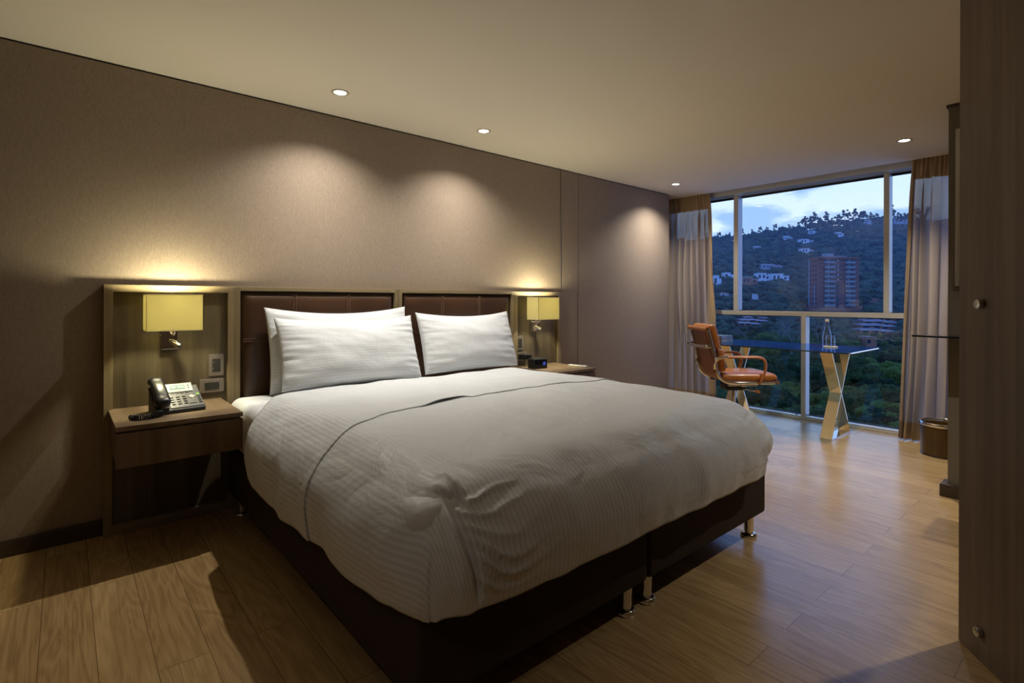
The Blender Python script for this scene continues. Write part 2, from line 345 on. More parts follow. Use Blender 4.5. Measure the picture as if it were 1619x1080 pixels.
def shade_mat():
    mt, nt, out = newmat('lampshade_fabric'); d = N(nt, 'ShaderNodeBsdfDiffuse'); d.inputs[0].default_value = (.70, .66, .42, 1)
    t = N(nt, 'ShaderNodeBsdfTranslucent'); t.inputs[0].default_value = (.52, .475, .285, 1)
    n1 = N(nt, 'ShaderNodeTexNoise'); n1.inputs['Scale'].default_value = 1; n1.inputs['Detail'].default_value = 3; L(nt, gpos(nt, (40, 40, 420)), n1.inputs['Vector'])
    bp = N(nt, 'ShaderNodeBump'); bp.inputs['Strength'].default_value = .3; bp.inputs['Distance'].default_value = .001; L(nt, n1.outputs['Fac'], bp.inputs['Height']); L(nt, bp.outputs[0], d.inputs['Normal'])
    mx = N(nt, 'ShaderNodeMixShader'); mx.inputs[0].default_value = .6; L(nt, d.outputs[0], mx.inputs[1]); L(nt, t.outputs[0], mx.inputs[2])
    L(nt, mx.outputs[0], out.inputs[0]); return mt
M['shade'] = shade_mat()
M['bulb'] = plain('bulb_glow', (.9, .85, .6), .4, emit=(1, .86, .5), estr=6)
M['dlight'] = plain('downlight_lens', (1, 1, 1), .4, emit=(1, .93, .82), estr=22)
M['dtrim'] = plain('downlight_trim', (.50, .45, .37), .6)
M['winframe'] = plain('painted_aluminium', (.62, .58, .50), .3, .35)
M['gasket'] = plain('window_gasket', (.006, .008, .012), .5)
M['winglass'] = thin_glass('window_glass', (.95, .97, .98), boost=.8)
M['deskglass'] = thin_glass('desk_glass', (.66, .80, .90), ior=1.6, boost=1.4, rough=.04, gcol=(.50, .68, 1.0))  # blue of the sky reflection is put into the glossy colour
M['deskedge'] = plain('desk_glass_edge', (.03, .06, .06), .1)
M['bottleglass'] = thin_glass('clear_glass', (.975, .98, .985), ior=1.5, boost=1.6, ex=2.2)
M['cap'] = plain('cream_cap', (.72, .62, .42), .5)
M['water'] = thin_glass('water', (.9, .93, .95), ior=1.33)
M['curtain'] = fabric_sheer('beige_sheer', (.54, .42, .29), .34, .10, (.46, .42, .40))
M['curtainhem'] = fabric_sheer('beige_sheer_hem', (.46, .33, .20), .18, 0.0)
M['bookblue'] = plain('dark_blue_cover', (.012, .02, .05), .25)
M['bookgrey'] = plain('grey_cover', (.22, .24, .22), .45)
M['pages'] = plain('book_pages', (.62, .48, .26), .8, bump=(300, .3, .001))
M['ink'] = plain('white_print', (.7, .7, .68), .6)
M['binleather'] = leather('amber_brown_leatherette', (.10, .050, .007), .26, 60, .2)
M['clockface'] = plain('clock_display', (.004, .004, .012), .1)
M['clockled'] = plain('blue_display_light', (.05, .1, .6), .3, emit=(.10, .16, 1.0), estr=.8)
M['remote'] = plain('white_remote', (.72, .70, .64), .4)
M['bluegl'] = plain('black_shelf_glass', (.006, .008, .010), .06)

# ------------------------------------------------------------------ room shell
WY, CZ, WX = 3.38, 2.414, 5.7
struct(MB().box(-1.7, 5.9, -1.7, 3.9, -.12, 0).build('floor', M['floor']))
cb = MB().box(-1.7, 5.52, -1.7, 3.9, CZ, CZ+.12)
cb.box(5.52, 5.9, .4, 3.9, CZ+.05, CZ+.12); cb.box(5.52, 5.53, .4, 3.9, CZ, CZ+.06)
struct(cb.build('ceiling', M['ceil']))
struct(MB().box(-1.7, 5.25, WY, WY+.15, 0, CZ-.009).build('wall_back', M['wall']))
struct(MB().box(-1.7, 5.245, WY+.012, WY+.14, CZ-.009, CZ).build('gap_shade_strip', M['gap']))  # near-black strip in the ceiling reveal, gap shade put into its colour
struct(MB().box(5.25, 5.9, 3.68, 3.8, 0, CZ+.05).build('wall_window_side', M['plaster']))
struct(MB().box(5.2, 5.25, WY+.15, 3.8, 0, CZ).build('wall_window_return', M['plaster']))
struct(MB().box(-1.8, -1.7, -1.7, 3.53, 0, CZ).build('wall_left', M['plaster']))
struct(MB().box(-1.8, 4.3, -1.8, -1.7, 0, CZ).build('wall_front', M['plaster']))
wr = MB().box(4.15, 5.9, .5, .706, 0, CZ+.05); wr.box(4.15, 4.3, -1.8, .5, 0, CZ)
M['pier'] = plain('dark_taupe_paint', (.17, .145, .11), .8, spec=.2, bump=(60, .05, .001))
struct(wr.build('wall_right', M['pier']))
struct(MB().box(4.115, 4.15, -1.2, .74, 0, .078).box(4.15, 4.25, .706, .74, 0, .078).build('baseboard_right', M['basewood'], bevel=.004))
struct(MB().box(4.14, 4.15, -1.2, .716, CZ-.018, CZ-.001).box(4.15, 4.3, .706, .716, CZ-.018, CZ-.001).build('trim_2', M['basewood']))
bb = MB().box(-1.7, .150, WY-.014, WY, 0, .083); struct(bb.build('baseboard_back', M['basewood'], bevel=.003))
struct(MB().box(3.44, 5.25, WY-.014, WY, 0, .083).build('baseboard_back_window', M['basewood'], bevel=.003))
struct(MB().box(3.476, 3.482, WY-.006, WY, 0, CZ-.01).build('trim_3', M['plate']))
struct(MB().box(3.719, 3.723, WY-.003, WY, 0, CZ-.01).build('trim_4', M['plate']))

# window: frames in the plane x = 5.70, glass set back at 5.79
wf = MB()
Y0, Y1 = .60, 3.68
wf.box(5.70, 5.80, Y0, Y1, 0, .034); wf.box(5.69, 5.70, Y0, Y1, 0, .016)
wf.box(5.60, 5.80, .706, Y1, 2.375, 2.48)
wf.box(5.70, 5.80, Y0, Y1, 1.047, 1.094)
for y0, y1 in ((2.793, 2.845), (1.388, 1.432)): wf.box(5.70, 5.80, y0, y1, 1.094, 2.375)
wf.box(5.70, 5.80, 2.092, 2.136, .034, 1.047)
wf.box(5.70, 5.80, Y1-.04, Y1, .034, 2.375); wf.box(5.70, 5.80, .706, .75, .034, 2.375)
fr = struct(wf.build('window_1', M['winframe'], bevel=.0015))
gk = MB()
for y0, y1, z0, z1 in ((.75, 1.388, 1.094, 2.375), (1.432, 2.793, 1.094, 2.375), (2.845, 3.64, 1.094, 2.375), (.75, 2.092, .034, 1.047), (2.136, 3.64, .034, 1.047)):
    g = .008; t = .022 if z0 > 1 else .008
    gk.box(5.785, 5.799, y0, y1, z1-t, z1); gk.box(5.785, 5.799, y0, y1, z0, z0+g)
    MB().box(5.789, 5.793, y0, y1, z0, z1).build('pane', M['winglass'], fr)
gk.build('gasket', M['gasket'], fr)
MB().lathe([(.008, 0), (.008, .012), (.005, .014)], (5.735, 2.19, .034), 12).build('drain_plug', M['blackmatt'], fr, smooth=True)

# ------------------------------------------------------------------ ceiling downlights
DL = [(1.226, 2.983, 'round recessed ceiling spotlight over the bed beside the left bedside lamp', 106),
      (2.283, 2.985, 'round recessed ceiling spotlight above the pillows of the bed', 106),
      (4.832, 3.032, 'small recessed ceiling spotlight in the corner beside the left curtain', 120),
      (4.807, 1.078, 'recessed ceiling spotlight above the waste bin and right curtain', 150)]
FILL_SPOTS = [(3.1, .1, 84), (-.7, .4, 20)]  # unseen fill spots without fixtures, added to brighten bed foot, floor and left side
def spot(x, y, e):
    for k, (sz, bl, fr_, col) in enumerate(((130 if y > 2 or x < 2 else 108, .75, .70, (1, .955, .875)), (84, 1.0, .36, (1, .95, .865)))):
        l = bpy.data.lights.new('downlight_or_fill_beam', 'SPOT'); l.spot_size = math.radians(sz); l.spot_blend = bl; l.energy = e*fr_; l.color = col
        l.shadow_soft_size = .018; o = bpy.data.objects.new('downlight_or_fill_beam', l); C.objects.link(o); o.location = (x, y, CZ-.006)
for x, y, lab, e in DL:
    t = thing('ceiling_downlight', lab, 'ceiling light', (x, y, CZ), 'recessed ceiling spotlights')
    MB().lathe([(.034, .0), (.036, -.004), (.050, -.003), (.050, 0)], (x, y, CZ), 36, cap=False).build('trim_ring', M['dtrim'], t, smooth=True)
    MB().lathe([(.033, -.0008), (.033, -.0025), (.0, -.0025)], (x, y, CZ), 28, cap=False).build('lens', M['dlight'], t)
    spot(x, y, e)
for x, y, e in FILL_SPOTS: spot(x, y, e)

# ------------------------------------------------------------------ headboard wall units
HBY = 3.33; HZT = 1.275
def side_panel(x0, x1, lab):
    t = thing('bedside_wall_panel', lab, 'wall panel', ((x0+x1)/2, HBY+.02, 0), 'framed wood panels behind the bedside tables')
    MB().box(x0+.037, x1-.037, HBY+.022, WY-.001, .02, HZT-.037).build('back_panel', M['panel'], t)
    for xa in (x0, x1-.037): MB().box(xa, xa+.037, HBY, WY-.001, .003, HZT).build('frame_upright', M['frameV'], t, bevel=.001)
    MB().box(x0+.037, x1-.037, HBY, WY-.001, HZT-.037, HZT).build('frame_top', M['frameH'], t, bevel=.001)
    MB().box(x0+.037, x1-.037, HBY, WY-.001, .003, .05).build('frame_bottom', M['frameH'], t, bevel=.001)
side_panel(.152, .750, 'framed walnut wood panel behind the telephone and left bedside lamp')
side_panel(2.877, 3.44, 'framed walnut wood panel behind the clock radio and right bedside lamp')
def head_panel(x0, x1, seams, lab):
    t = thing('headboard', lab, 'headboard', ((x0+x1)/2, HBY, 0), 'leather headboards behind the bed')
    for xa in (x0, x1-.027): MB().box(xa, xa+.027, HBY, WY-.001, .003, HZT).build('frame_upright', M['frameV'], t, bevel=.001)
    MB().box(x0+.027, x1-.027, HBY, WY-.001, HZT-.024, HZT).build('frame_top', M['frameH'], t, bevel=.001)
    MB().box(x0+.027, x1-.027, HBY+.03, WY-.001, .02, HZT-.024).build('backing', M['gap'], t)
    a, b, z0, z1 = x0+.031, x1-.031, .06, HZT-.030
    nu, nv = 90, 70; P = []
    zs = [.963, .67, .37]
    for i in range(nu):
        for j in range(nv):
            u, v = i/(nu-1), j/(nv-1); x = a+(b-a)*u; z = z0+(z1-z0)*v
            e = min(x-a, b-x, z-z0, z1-z)
            puff = .030*(1-math.exp(-e/.02))
            for s in seams: puff -= .006*math.exp(-((x-s)/.006)**2)
            for s in zs: puff -= .006*math.exp(-((z-s)/.006)**2)
            P.append((x, HBY+.030-puff, z))
    o = grid_mesh('leather_pad', P, nu, nv, M['hbleather'], parent=t)
    for s in seams:
        q = MB()
        for dx in (-.007, .007): q.box(s+dx-.001, s+dx+.001, HBY-.0025, HBY+.002, z0+.01, z1-.012)
        q.build('stitching', M['stitch'], o)
    q = MB()
    for s in zs[:1]:
        for dz in (-.007, .007): q.box(a+.01, b-.01, HBY-.0025, HBY+.002, s+dz-.001, s+dz+.001)
    q.build('stitching', M['stitch'], o)
head_panel(.751, 1.794, (1.085, 1.430), 'dark brown leather headboard with stitched squares behind the stacked pillows')
head_panel(1.797, 2.875, (2.163, 2.507), 'dark brown leather headboard behind the single pillow, next to the right lamp')

# ------------------------------------------------------------------ bedside tables
def nightstand(x0, x1, lab):
    t = thing('nightstand', lab, 'bedside table', ((x0+x1)/2, 3.09, .455), 'wall hung bedside tables')
    MB().box(x0, x1, 2.858, HBY+.02, .618, .640).build('top', M['nstop'], t, bevel=.0012)
    MB().box(x0+.006, x1-.006, 2.878, HBY+.02, .46, .618).build('body', M['nsfront'], t)
    MB().box(x0+.001, x1-.001, 2.860, 2.878, .455, .609).build('drawer_front', M['nsfront'], t, bevel=.001)
nightstand(.172, .681, 'wall hung wooden bedside table carrying the telephone')
nightstand(2.90, 3.365, 'wall hung wooden bedside table with clock radio and white remote')

# ------------------------------------------------------------------ bedside lamps
def sconce(x0, lab):
    x1 = x0+.246; xc = (x0+x1)/2; y0, y1, z0, z1 = 3.15, 3.292, 1.038, 1.227
    t = thing('wall_lamp', lab, 'lamp', (xc, HBY+.02, .93), 'bedside wall lamps')
    sh = MB()
    for a in ((x0, x1, y0, y0+.0015), (x0, x1, y1-.0015, y1), (x0, x0+.0015, y0, y1), (x1-.0015, x1, y0, y1)): sh.box(a[0], a[1], a[2], a[3], z0, z1)
    s = sh.build('lamp_shade', M['shade'], t)
    for z in (z0, z1-.0035):
        tr = MB()
        for a in ((x0-.001, x1+.001, y0-.001, y0+.002), (x0-.001, x1+.001, y1-.002, y1+.001), (x0-.001, x0+.002, y0, y1), (x1-.002, x1+.001, y0, y1)): tr.box(a[0], a[1], a[2], a[3], z, z+.0035)
        tr.build('shade_trim', M['cap'], s)
    yp = HBY+.022
    MB().box(xc-.040, xc+.036, yp-.022, yp, .932, 1.035).build('wall_plate', M['chrome'], t, bevel=.003)
    MB().tube([(xc+.012, yp-.02, 1.012), (xc+.012, yp-.055, 1.012), (xc+.012, yp-.075, 1.02), (xc+.012, yp-.08, 1.06), (xc+.012, yp-.08, 1.10)], .006, 10).build('arm', M['chrome'], t, smooth=True)
    MB().lathe([(.012, 0), (.014, .03), (.010, .034)], (xc+.012, yp-.08, 1.09), 16).build('bulb_holder', M['blackmatt'], t, smooth=True)
    MB().lathe([(.006, 0), (.018, .012), (.021, .025), (.016, .036), (0.001, .041)], (xc+.012, yp-.08, 1.122), 16).build('bulb', M['bulb'], t, smooth=True)
    # reading spot pointing down to the bed side
    Md = Matrix.Rotation(math.radians(0), 4, 'Z')
    d = Vector((.62, -.55, -.50)).normalized(); p = Vector((xc+.008, yp-.03, .975))
    MB().tube([p - d*.012, p, p + d*.022, p+d*.024, p + d*.05], [.006, .012, .0125, .0155, .0155], 16).build('reading_spot', M['chrome'], t, auto=40)
    MB().tube([p+d*.0502, p+d*.0515], .011, 14).build('reading_spot_lens', M['blackmatt'], t)
    MB().tube([(xc-.046, yp-.012, 1.01), (xc-.04, yp-.012, 1.01)], .003, 8).build('switch', M['chrome'], t)
    for k, (pw, zz) in enumerate(((16., 1.155),)):
        l = bpy.data.lights.new('lamp_bulb_light', 'POINT'); l.energy = pw; l.color = (1, .93, .62); l.shadow_soft_size = .022
        o = bpy.data.objects.new('lamp_bulb_light', l); C.objects.link(o); o.location = (xc+.012, 3.222, 1.192)
sconce(.311, 'lit rectangular yellow wall lamp above the telephone')
sconce(2.984, 'lit rectangular yellow wall lamp above the clock radio')

# ------------------------------------------------------------------ switch and socket plates
def rrect(w, h, r, n=5):
    p = []
    for cx_, cy_, a0 in ((w/2-r, h/2-r, 0), (-w/2+r, h/2-r, 90), (-w/2+r, -h/2+r, 180), (w/2-r, -h/2+r, 270)):
        for k in range(n+1):
            a = math.radians(a0+90*k/n); p.append((cx_+r*math.cos(a), cy_+r*math.sin(a)))
    return p
def onwall(x, z, y=HBY+.022): return Matrix(((1, 0, 0, x), (0, 0, -1, y), (0, 1, 0, z), (0, 0, 0, 1)))
def switch_plate(x, z, lab):
    t = thing('light_switch', lab, 'light switch', (x, HBY+.02, z), 'light switch plates on the bedside panels')
    MB().prism(rrect(.076, .122, .006), .007, onwall(x, z)).build('cover_plate', M['plate'], t, bevel=.0015)
    MB().prism(rrect(.040, .072, .002), .009, onwall(x, z)).build('rocker', M['plateins'], t, bevel=.001)
    for dz in (-.018, .018): MB().prism(rrect(.002, .006, .0005, 2), .0096, onwall(x-.015, z+dz)).build('indicator', M['keylite'], t)
def socket_plate(x, z, lab):
    t = thing('power_socket', lab, 'power outlet', (x, HBY+.02, z), 'double socket plates on the bedside panels')
    MB().prism(rrect(.122, .076, .006), .007, onwall(x, z)).build('cover_plate', M['plate'], t, bevel=.0015)
    ins = MB().prism(rrect(.072, .040, .002), .009, onwall(x, z)).build('socket_insert', M['plateins'], t, bevel=.001)
    q = MB()
    for dx in (-.019, .019):
        q = MB(); q.prism(rrect(.002, .009, .0004, 2), .0097, onwall(x+dx-.006, z+.003)); q.prism(rrect(.002, .007, .0004, 2), .0097, onwall(x+dx+.006, z+.003))
        q.prism(rrect(.005, .005, .002, 3), .0097, onwall(x+dx, z-.010))
        q.build('slot', M['slot'], ins)
switch_plate(.658, .829, 'bronze light switch plate with dark rockers above the telephone socket')
socket_plate(.636, .714, 'bronze double power socket plate behind the telephone')
switch_plate(2.955, .837, 'bronze light switch plate between the right pillow and right lamp')
socket_plate(2.968, .722, 'bronze double power socket behind the clock radio')
pg = thing('power_adapter', 'black power adapter plugged in the socket behind the clock radio', 'charger', (2.99, 3.31, .72))
MB().box(2.952, 2.987, 3.285, HBY+.013, .698, .742).build('housing', M['blackpl'], pg, bevel=.004)
MB().box(2.992, 3.028, 3.275, HBY+.013, .702, .74).build('plug', M['blackpl'], pg, bevel=.004)
MB().tube([(3.01, 3.277, .71), (3.01, 3.25, .70), (3.0, 3.23, .67), (2.99, 3.21, .648)], .0022, 6).build('cord', M['blackpl'], pg, smooth=True)

# ------------------------------------------------------------------ telephone
ph = thing('telephone', 'grey desk telephone with black handset and silver display on the bedside table', 'telephone', (.443, 3.115, .640), rz=math.radians(6))
# local frame: body tilted, x right, y back
tilt = math.radians(30); BM = Matrix.Translation((0, -.085, .018)) @ Matrix.Rotation(tilt, 4, 'X')
bd = MB()
bd.add([(-.115, -.088, 0), (.10, -.088, 0), (.10, .07, 0), (-.115, .07, 0), (-.115, -.090, .018), (.10, -.090, .018), (.10, .065, .105), (-.115, .065, .105)],
       [(0,3,2,1),(4,5,6,7),(0,1,5,4),(1,2,6,5),(2,3,7,6),(3,0,4,7)])
body = bd.build('body', M['blackmatt'], ph, bevel=.006, world=False)
MB().prism([(x*1+.022, y) for x, y in rrect(.150, .170, .006)], .006, BM @ Matrix.Translation((0, .092, 0))).build('key_panel', M['greypl'], ph, bevel=.002, world=False)
DM = BM @ Matrix.Translation((.008, .155, .004)) @ Matrix.Rotation(math.radians(12), 4, 'X')
dsp = MB().prism([(x+.004, y) for x, y in rrect(.118, .058, .003)], .012, DM).build('display_unit', M['silverpl'], ph, bevel=.0025, world=False)
MB().prism([(x-.004, y+.002) for x, y in rrect(.066, .026, .001)], .0125, DM).build('screen', M['lcd'], dsp, world=False)
q = MB()
for k in range(2): q.prism([(x-.022+k*.033, y+.002) for x, y in rrect(.028 if k else .022, .012, .001, 2)], .0130, DM)
q.build('screen_segment', M['lcdtxt'], dsp, world=False)
q = MB()
for dy in (-.006, .010): q.prism([(x+.045, y+dy) for x, y in rrect(.006, .006, .0028, 4)], .0135, DM)
q.build('menu_button', M['blackmatt'], dsp, world=False)
q = MB().prism([(x-.024, y+.022) for x, y in rrect(.030, .003, .0005, 1)], .0123, DM); q.build('logo', M['plate'], dsp, world=False)
for r in range(4):
    for c in range(3):
        MB().prism([(x-.034+c*.027, y+.035+r*.018) for x, y in rrect(.015, .008, .002, 3)], .010, BM).build('key', M['keypl'], ph, world=False, bevel=.001)
for k in range(4): MB().prism([(x-.024+k*.021, y+.118) for x, y in rrect(.015, .0045, .001, 2)], .0085, BM).build('soft_key', M['keypl'], ph, world=False)
for k in range(4): MB().prism([(x+.084, y+.030+k*.016) for x, y in rrect(.014, .0065, .002, 3)], .009, BM).build('side_key', M['keypl'], ph, world=False)
MB().prism([(x+.084, y+.097) for x, y in rrect(.013, .0055, .002, 3)], .009, BM).build('indicator', M['greenled'], ph, world=False)
MB().prism([(x+.054, y+.082) for x, y in [(.018*math.cos(a*PI/4)*(1 if a % 2 == 0 else .62), .015*math.sin(a*PI/4)*(1 if a % 2 == 0 else .62)) for a in range(8)]], .0095, BM).build('navigation_key', M['keylite'], ph, world=False, bevel=.001)
MB().prism([(x+.054, y+.058) for x, y in rrect(.007, .006, .002, 3)], .009, BM).build('mute_key', M['keylite'], ph, world=False)
MB().prism([(x+.050, y+.030) for x, y in rrect(.034, .004, .001, 2)], .008, BM).build('speaker_bar', M['keypl'], ph, world=False)
HM = BM @ Matrix.Translation((-.088, .088, .012))
cr = MB().box(-.030, .030, -.088, .088, -.010, .006, HM).build('cradle', M['blackmatt'], ph, bevel=.006, world=False)
# handset as one swept form with bulged ends
pts = []; 
nu, nv = 26, 16; P = []
for i in range(nu):
    u = -1+2*i/(nu-1)
    w = .030+.005*ss(.45, .8, abs(u)); hgt = .030 - .010*math.cos(u*PI*.5)**2*0 + 0
    e = (1-abs(u)**8)**.5 if abs(u) < 1 else 0
    arch = .020*(1-u*u)
    for j in range(nv):
        a = 2*PI*j/(nv-1)
        ca, sa = math.cos(a), math.sin(a)
        x = math.copysign(abs(ca)**.6, ca)*w*(.35+.65*e); z = math.copysign(abs(sa)**.7, sa)*(.015 + .008*ss(.5, .9, abs(u)))*(.3+.7*e)
        P.append(HM @ Vector((x-.004, u*.108, .034+arch+z)))
o = grid_mesh('handset', P, nu, nv, M['blackpl'], parent=None); o.parent = ph
bmm = bmesh.new(); bmm.from_mesh(o.data); bmesh.ops.remove_doubles(bmm, verts=bmm.verts, dist=.00005); bmesh.ops.holes_fill(bmm, edges=bmm.edges); bmesh.ops.recalc_face_normals(bmm, faces=bmm.faces); bmm.to_mesh(o.data); bmm.free()
# coiled cord lying to the left on the table top
path = [(-.095, -.09, .014), (-.11, -.115, .012), (-.15, -.128, .011), (-.19, -.115, .012), (-.215, -.095, .012), (-.205, -.125, .014), (-.165, -.145, .012), (-.125, -.137, .024), (-.10, -.12, .022)]
def catmull(p, n):
    out = []
    P_ = [Vector(a) for a in p]; P_ = [P_[0]*2-P_[1]] + P_ + [P_[-1]*2-P_[-2]]
    for i in range(1, len(P_)-2):
        for k in range(n):
            t = k/n; a, b, c, d = P_[i-1:i+3]
            out.append(.5*((2*b)+(c-a)*t+(2*a-5*b+4*c-d)*t*t+(3*b-a-3*c+d)*t**3))
    out.append(P_[-2]); return out
cp = catmull(path, 70); coil = []; ln = 0
for i in range(len(cp)-1):
    t = (cp[i+1]-cp[i]); ln += t.length; t = t.normalized(); a = 2*PI*ln/.0085
    n_ = t.cross(Vector((0, 0, 1))).normalized(); b_ = t.cross(n_)
    coil.append(cp[i]+(n_*math.cos(a)+b_*math.sin(a))*.0100)
MB().tube(coil, .0024, 5).build('coiled_cord', M['blackpl'], ph, smooth=True, world=False)

# ------------------------------------------------------------------ clock radio and remote
ck = thing('clock_radio', 'small black clock radio with blue display on the bedside table', 'clock', (2.995, 3.16, .640), rz=math.radians(-8))
MB().box(-.075, .06, -.045, .05, 0, .078).build('case', M['blackpl'], ck, bevel=.005, world=False)
f = MB().box(-.068, .053, -.0475, -.0445, .010, .068).build('display', M['clockface'], ck, world=False)
q = MB(); 
for k in range(10):
    a = 2*PI*k/10; q.lathe([(.0022, 0), (.0022, .001)], (.026+.014*math.cos(a), -.0475, .040+.014*math.sin(a)), 6, axis='Y')
q.lathe([(.006, 0), (.006, .001)], (.026, -.0475, .040), 12, axis='Y')
q.build('display_light', M['clockled'], f, world=False)
MB().box(-.055, .04, -.02, .02, .078, .082).build('button_bar', M['blackmatt'], ck, bevel=.001, world=False)
rm = thing('remote_control', 'slim white remote control at the edge of the bedside table by the window', 'remote control', (3.325, 3.02, .640), rz=math.radians(14))
MB().box(-.019, .019, -.085, .085, 0, .012).build('body', M['remote'], rm, bevel=.004, world=False)
for k in range(4): MB().box(-.010, .010, -.055+k*.028, -.043+k*.028, .012, .0135).build('button', M['plate'], rm, world=False)

# ------------------------------------------------------------------ bed
def legs_for(t, pts):
    for x, y in pts:
        o = MB().lathe([(.026, .020), (.022, .022), (.0255, .128)], (x, y, 0), 24).build('leg', M['chrome'], t, auto=40)
        MB().lathe([(.038, 0), (.040, .006), (.038, .014), (.029, .021), (.024, .022)], (x, y, 0), 24).build('foot', M['chrome'], o, auto=40)
def bed_base(x0, x1, lab):
    t = thing('bed_base', lab, 'bed base', ((x0+x1)/2, 2.2, 0), 'paired upholstered bed bases')
    MB().box(x0, x1, 1.185, HBY-.03, .124, .37).build('box', M['bedbase'], t, bevel=.018, seg=3)
    legs_for(t, [(x0+.06, 1.245), (x1-.06, 1.245), (x0+.06, 3.2), (x1-.06, 3.2)])
bed_base(.700, 1.706, 'dark upholstered bed base under the left half of the bed')
bed_base(1.716, 2.722, 'dark upholstered bed base under the half of the bed nearest the window')
mt_ = MB().box(.705, 2.71, 1.20, 3.285, .37, .648).build('mattress', M['sheet'], bevel=.06, seg=6)
tag(mt_, 'white sheeted mattress showing beyond the duvet beside the telephone table', 'mattress')

ZT, RR, HL = .692, .24, .452
CX0, CX1, CY0 = .893, 2.525, 1.338          # flat core of the duvet top
SX, TY = CX1-CX0, 3.02-CY0
def fall(mm):
    if mm < RR*PI/2: a = mm/RR; return RR*math.sin(a), RR*(1-math.cos(a))
    return RR, RR+(mm-RR*PI/2)
def duvet_pt(s, t, off=0.):
    # s along x (0..SX flat), t along y (0..TY flat, front negative)
    ox = s if s < 0 else (s-SX if s > SX else 0); oy = t if t < 0 else 0
    left = s < SX/2
    mm = (abs(ox)**10+abs(oy)**10)**.1; mm = min(mm, HL*1.02); r2 = math.hypot(ox, oy)
    cx = min(max(s, 0), SX)+CX0; cy_ = max(t, 0)+CY0
    h, d = fall(mm)
    if mm > 1e-9: dx, dy = ox/r2, oy/r2
    else: dx = dy = 0
    nrm = Vector((dx, dy, 0))*math.sin(min(mm/RR, PI/2)) + Vector((0, 0, 1))*math.cos(min(mm/RR, PI/2))
    P = Vector((cx+dx*h, cy_+dy*h, ZT-d))
    # puff of the filling
    n_ = .010*nz3(s*1.6+3, t*1.6, 1) + .005*nz3(s*4, t*4, 5)
    n_ += .022*math.sin(PI*min(1, max(0, (t+.12)/(TY+.1))))
    dr = ss(.14, HL, mm)
    n_ += .014*math.sin(PI*min(1, max(0, (mm-.16)/(HL-.16))))  # belly
    # hanging folds on the sides, stronger towards the hem
    if s > SX: n_ -= .045*ss(.30, HL, mm)
    if abs(ox) > abs(oy): w = t*1.0; sd = 0 if left else 9
    else: w = s; sd = 4
    n_ += dr*(.020*nz3(w*3.2+sd*7, mm*1.2, sd)+.009*nz3(w*9+sd, mm*2.0, sd+2))
    # soft transverse wrinkles
    n_ += .0055*nz3(s*3.0+t*6, t*2-s*9, 8)*ss(-.1, .1, abs(nz3(s*1.5, t*1.5, 3)))
    # tucked foot corner: a deep crease down the corner with folds fanning away from it
    for (qs, A) in ((-.085, 1.0), (SX+.085, .30)):
        ds = (s-qs) if qs < 1 else (qs-s); a_ = -t-.065
        dep = min(1, max(0, (a_-.05)/.05))*(1-ss(.30, .385, a_))
        if ds > -.30 and ds < .6 and a_ > -.2:
            wob = .5*nz3(ds*6, a_*6, 2+qs)
            wf = ss(-.045, .01, ds)
            ph_ = (a_-.55*ds+1.6*ds*ds)/.052+wob*1.6
            r_ = 1-abs(math.sin(PI*ph_)); r_ = r_*r_*(.75+.7*nz3(ds*3, ph_*.8, 4))
            n_ += wf*A*.017*(r_-.3)*math.exp(-((ds-.05)/.15)**2)*dep
            n_ += wf*A*.006*(1-abs(math.sin(PI*(a_+.9*ds)/.028+wob*3)))*math.exp(-(ds/.10)**2)*dep
            ph_ = math.atan2(max(-ds, 0), max(a_, 0)+.07)*4.2+wob
            r_ = 1-abs(math.sin(PI*ph_))
            n_ += (1-wf)*A*.007*(r_-.4)*math.exp(-(math.hypot(ds, a_-.14)/.17)**2)*min(1, max(0, -ds)/.03)*ss(-.12, .16, a_)
            n_ -= A*.026*math.exp(-((ds+.018)/.014)**2)*dep
            n_ -= A*.030*math.exp(-((ds-.02)**2+(a_-.085)**2)/.00035)
            n_ += A*.012*math.exp(-((ds-.045)**2/.0003+(a_-.04)**2/.004)) + A*.010*math.exp(-((ds+.02)**2/.0003+(a_-.03)**2/.003))
            n_ -= A*.008*math.exp(-((ds-.10-.3*(a_+.05))**2/.0008+(a_+.04)**2/.006))
    P += nrm*(n_+off)
    return P
def t_end(s):
    q = s if s < SX/2 else SX-s
    y = interp(q, [(-.46, 2.62), (-.3, 2.65), (-.2, 2.71), (-.13, 2.79), (-.05, 2.91), (.04, 2.98), (.3, 3.0), (.9, 3.0)])
    return y-CY0+.014*nz3(s*7, 0, 6)
def fold_t(s):
    x = CX0+s if s > 0 else CX0+s
    y = interp(x, [(.4, 1.80), (.64, 1.84), (.785, 1.90), (1.0, 2.01), (1.39, 2.12), (1.8, 2.15), (2.2, 2.13), (2.56, 2.08), (2.8, 2.02), (3.1, 1.96)])
    return y-CY0+.008*nz3(s*7, 0, 1)
def duvet_patch(name, t0f, t1f, ns, ntt, off, parent=None, liftf=None):
    P = []; UV = []
    for i in range(ns):
        s = -HL+(SX+2*HL)*i/(ns-1)
        for j in range(ntt):
            k = j/(ntt-1); t = t0f(s)+(t1f(s)-t0f(s))*k
            o_ = off if liftf is None else off+liftf(s, k)
            P.append(duvet_pt(s, t, o_)); UV.append((s, t))
    return grid_mesh(name, P, ns, ntt, M['linen'], UV, parent=parent)
dv = duvet_patch('duvet', lambda s: -HL+.010*nz3(s*5, 0, 2), t_end, 300, 250, 0.)
tag(dv, 'white striped duvet draped over the bed and gathered at the foot corner', 'duvet')
sm = dv.modifiers.new('solid', 'SOLIDIFY'); sm.thickness = .02; sm.offset = -1
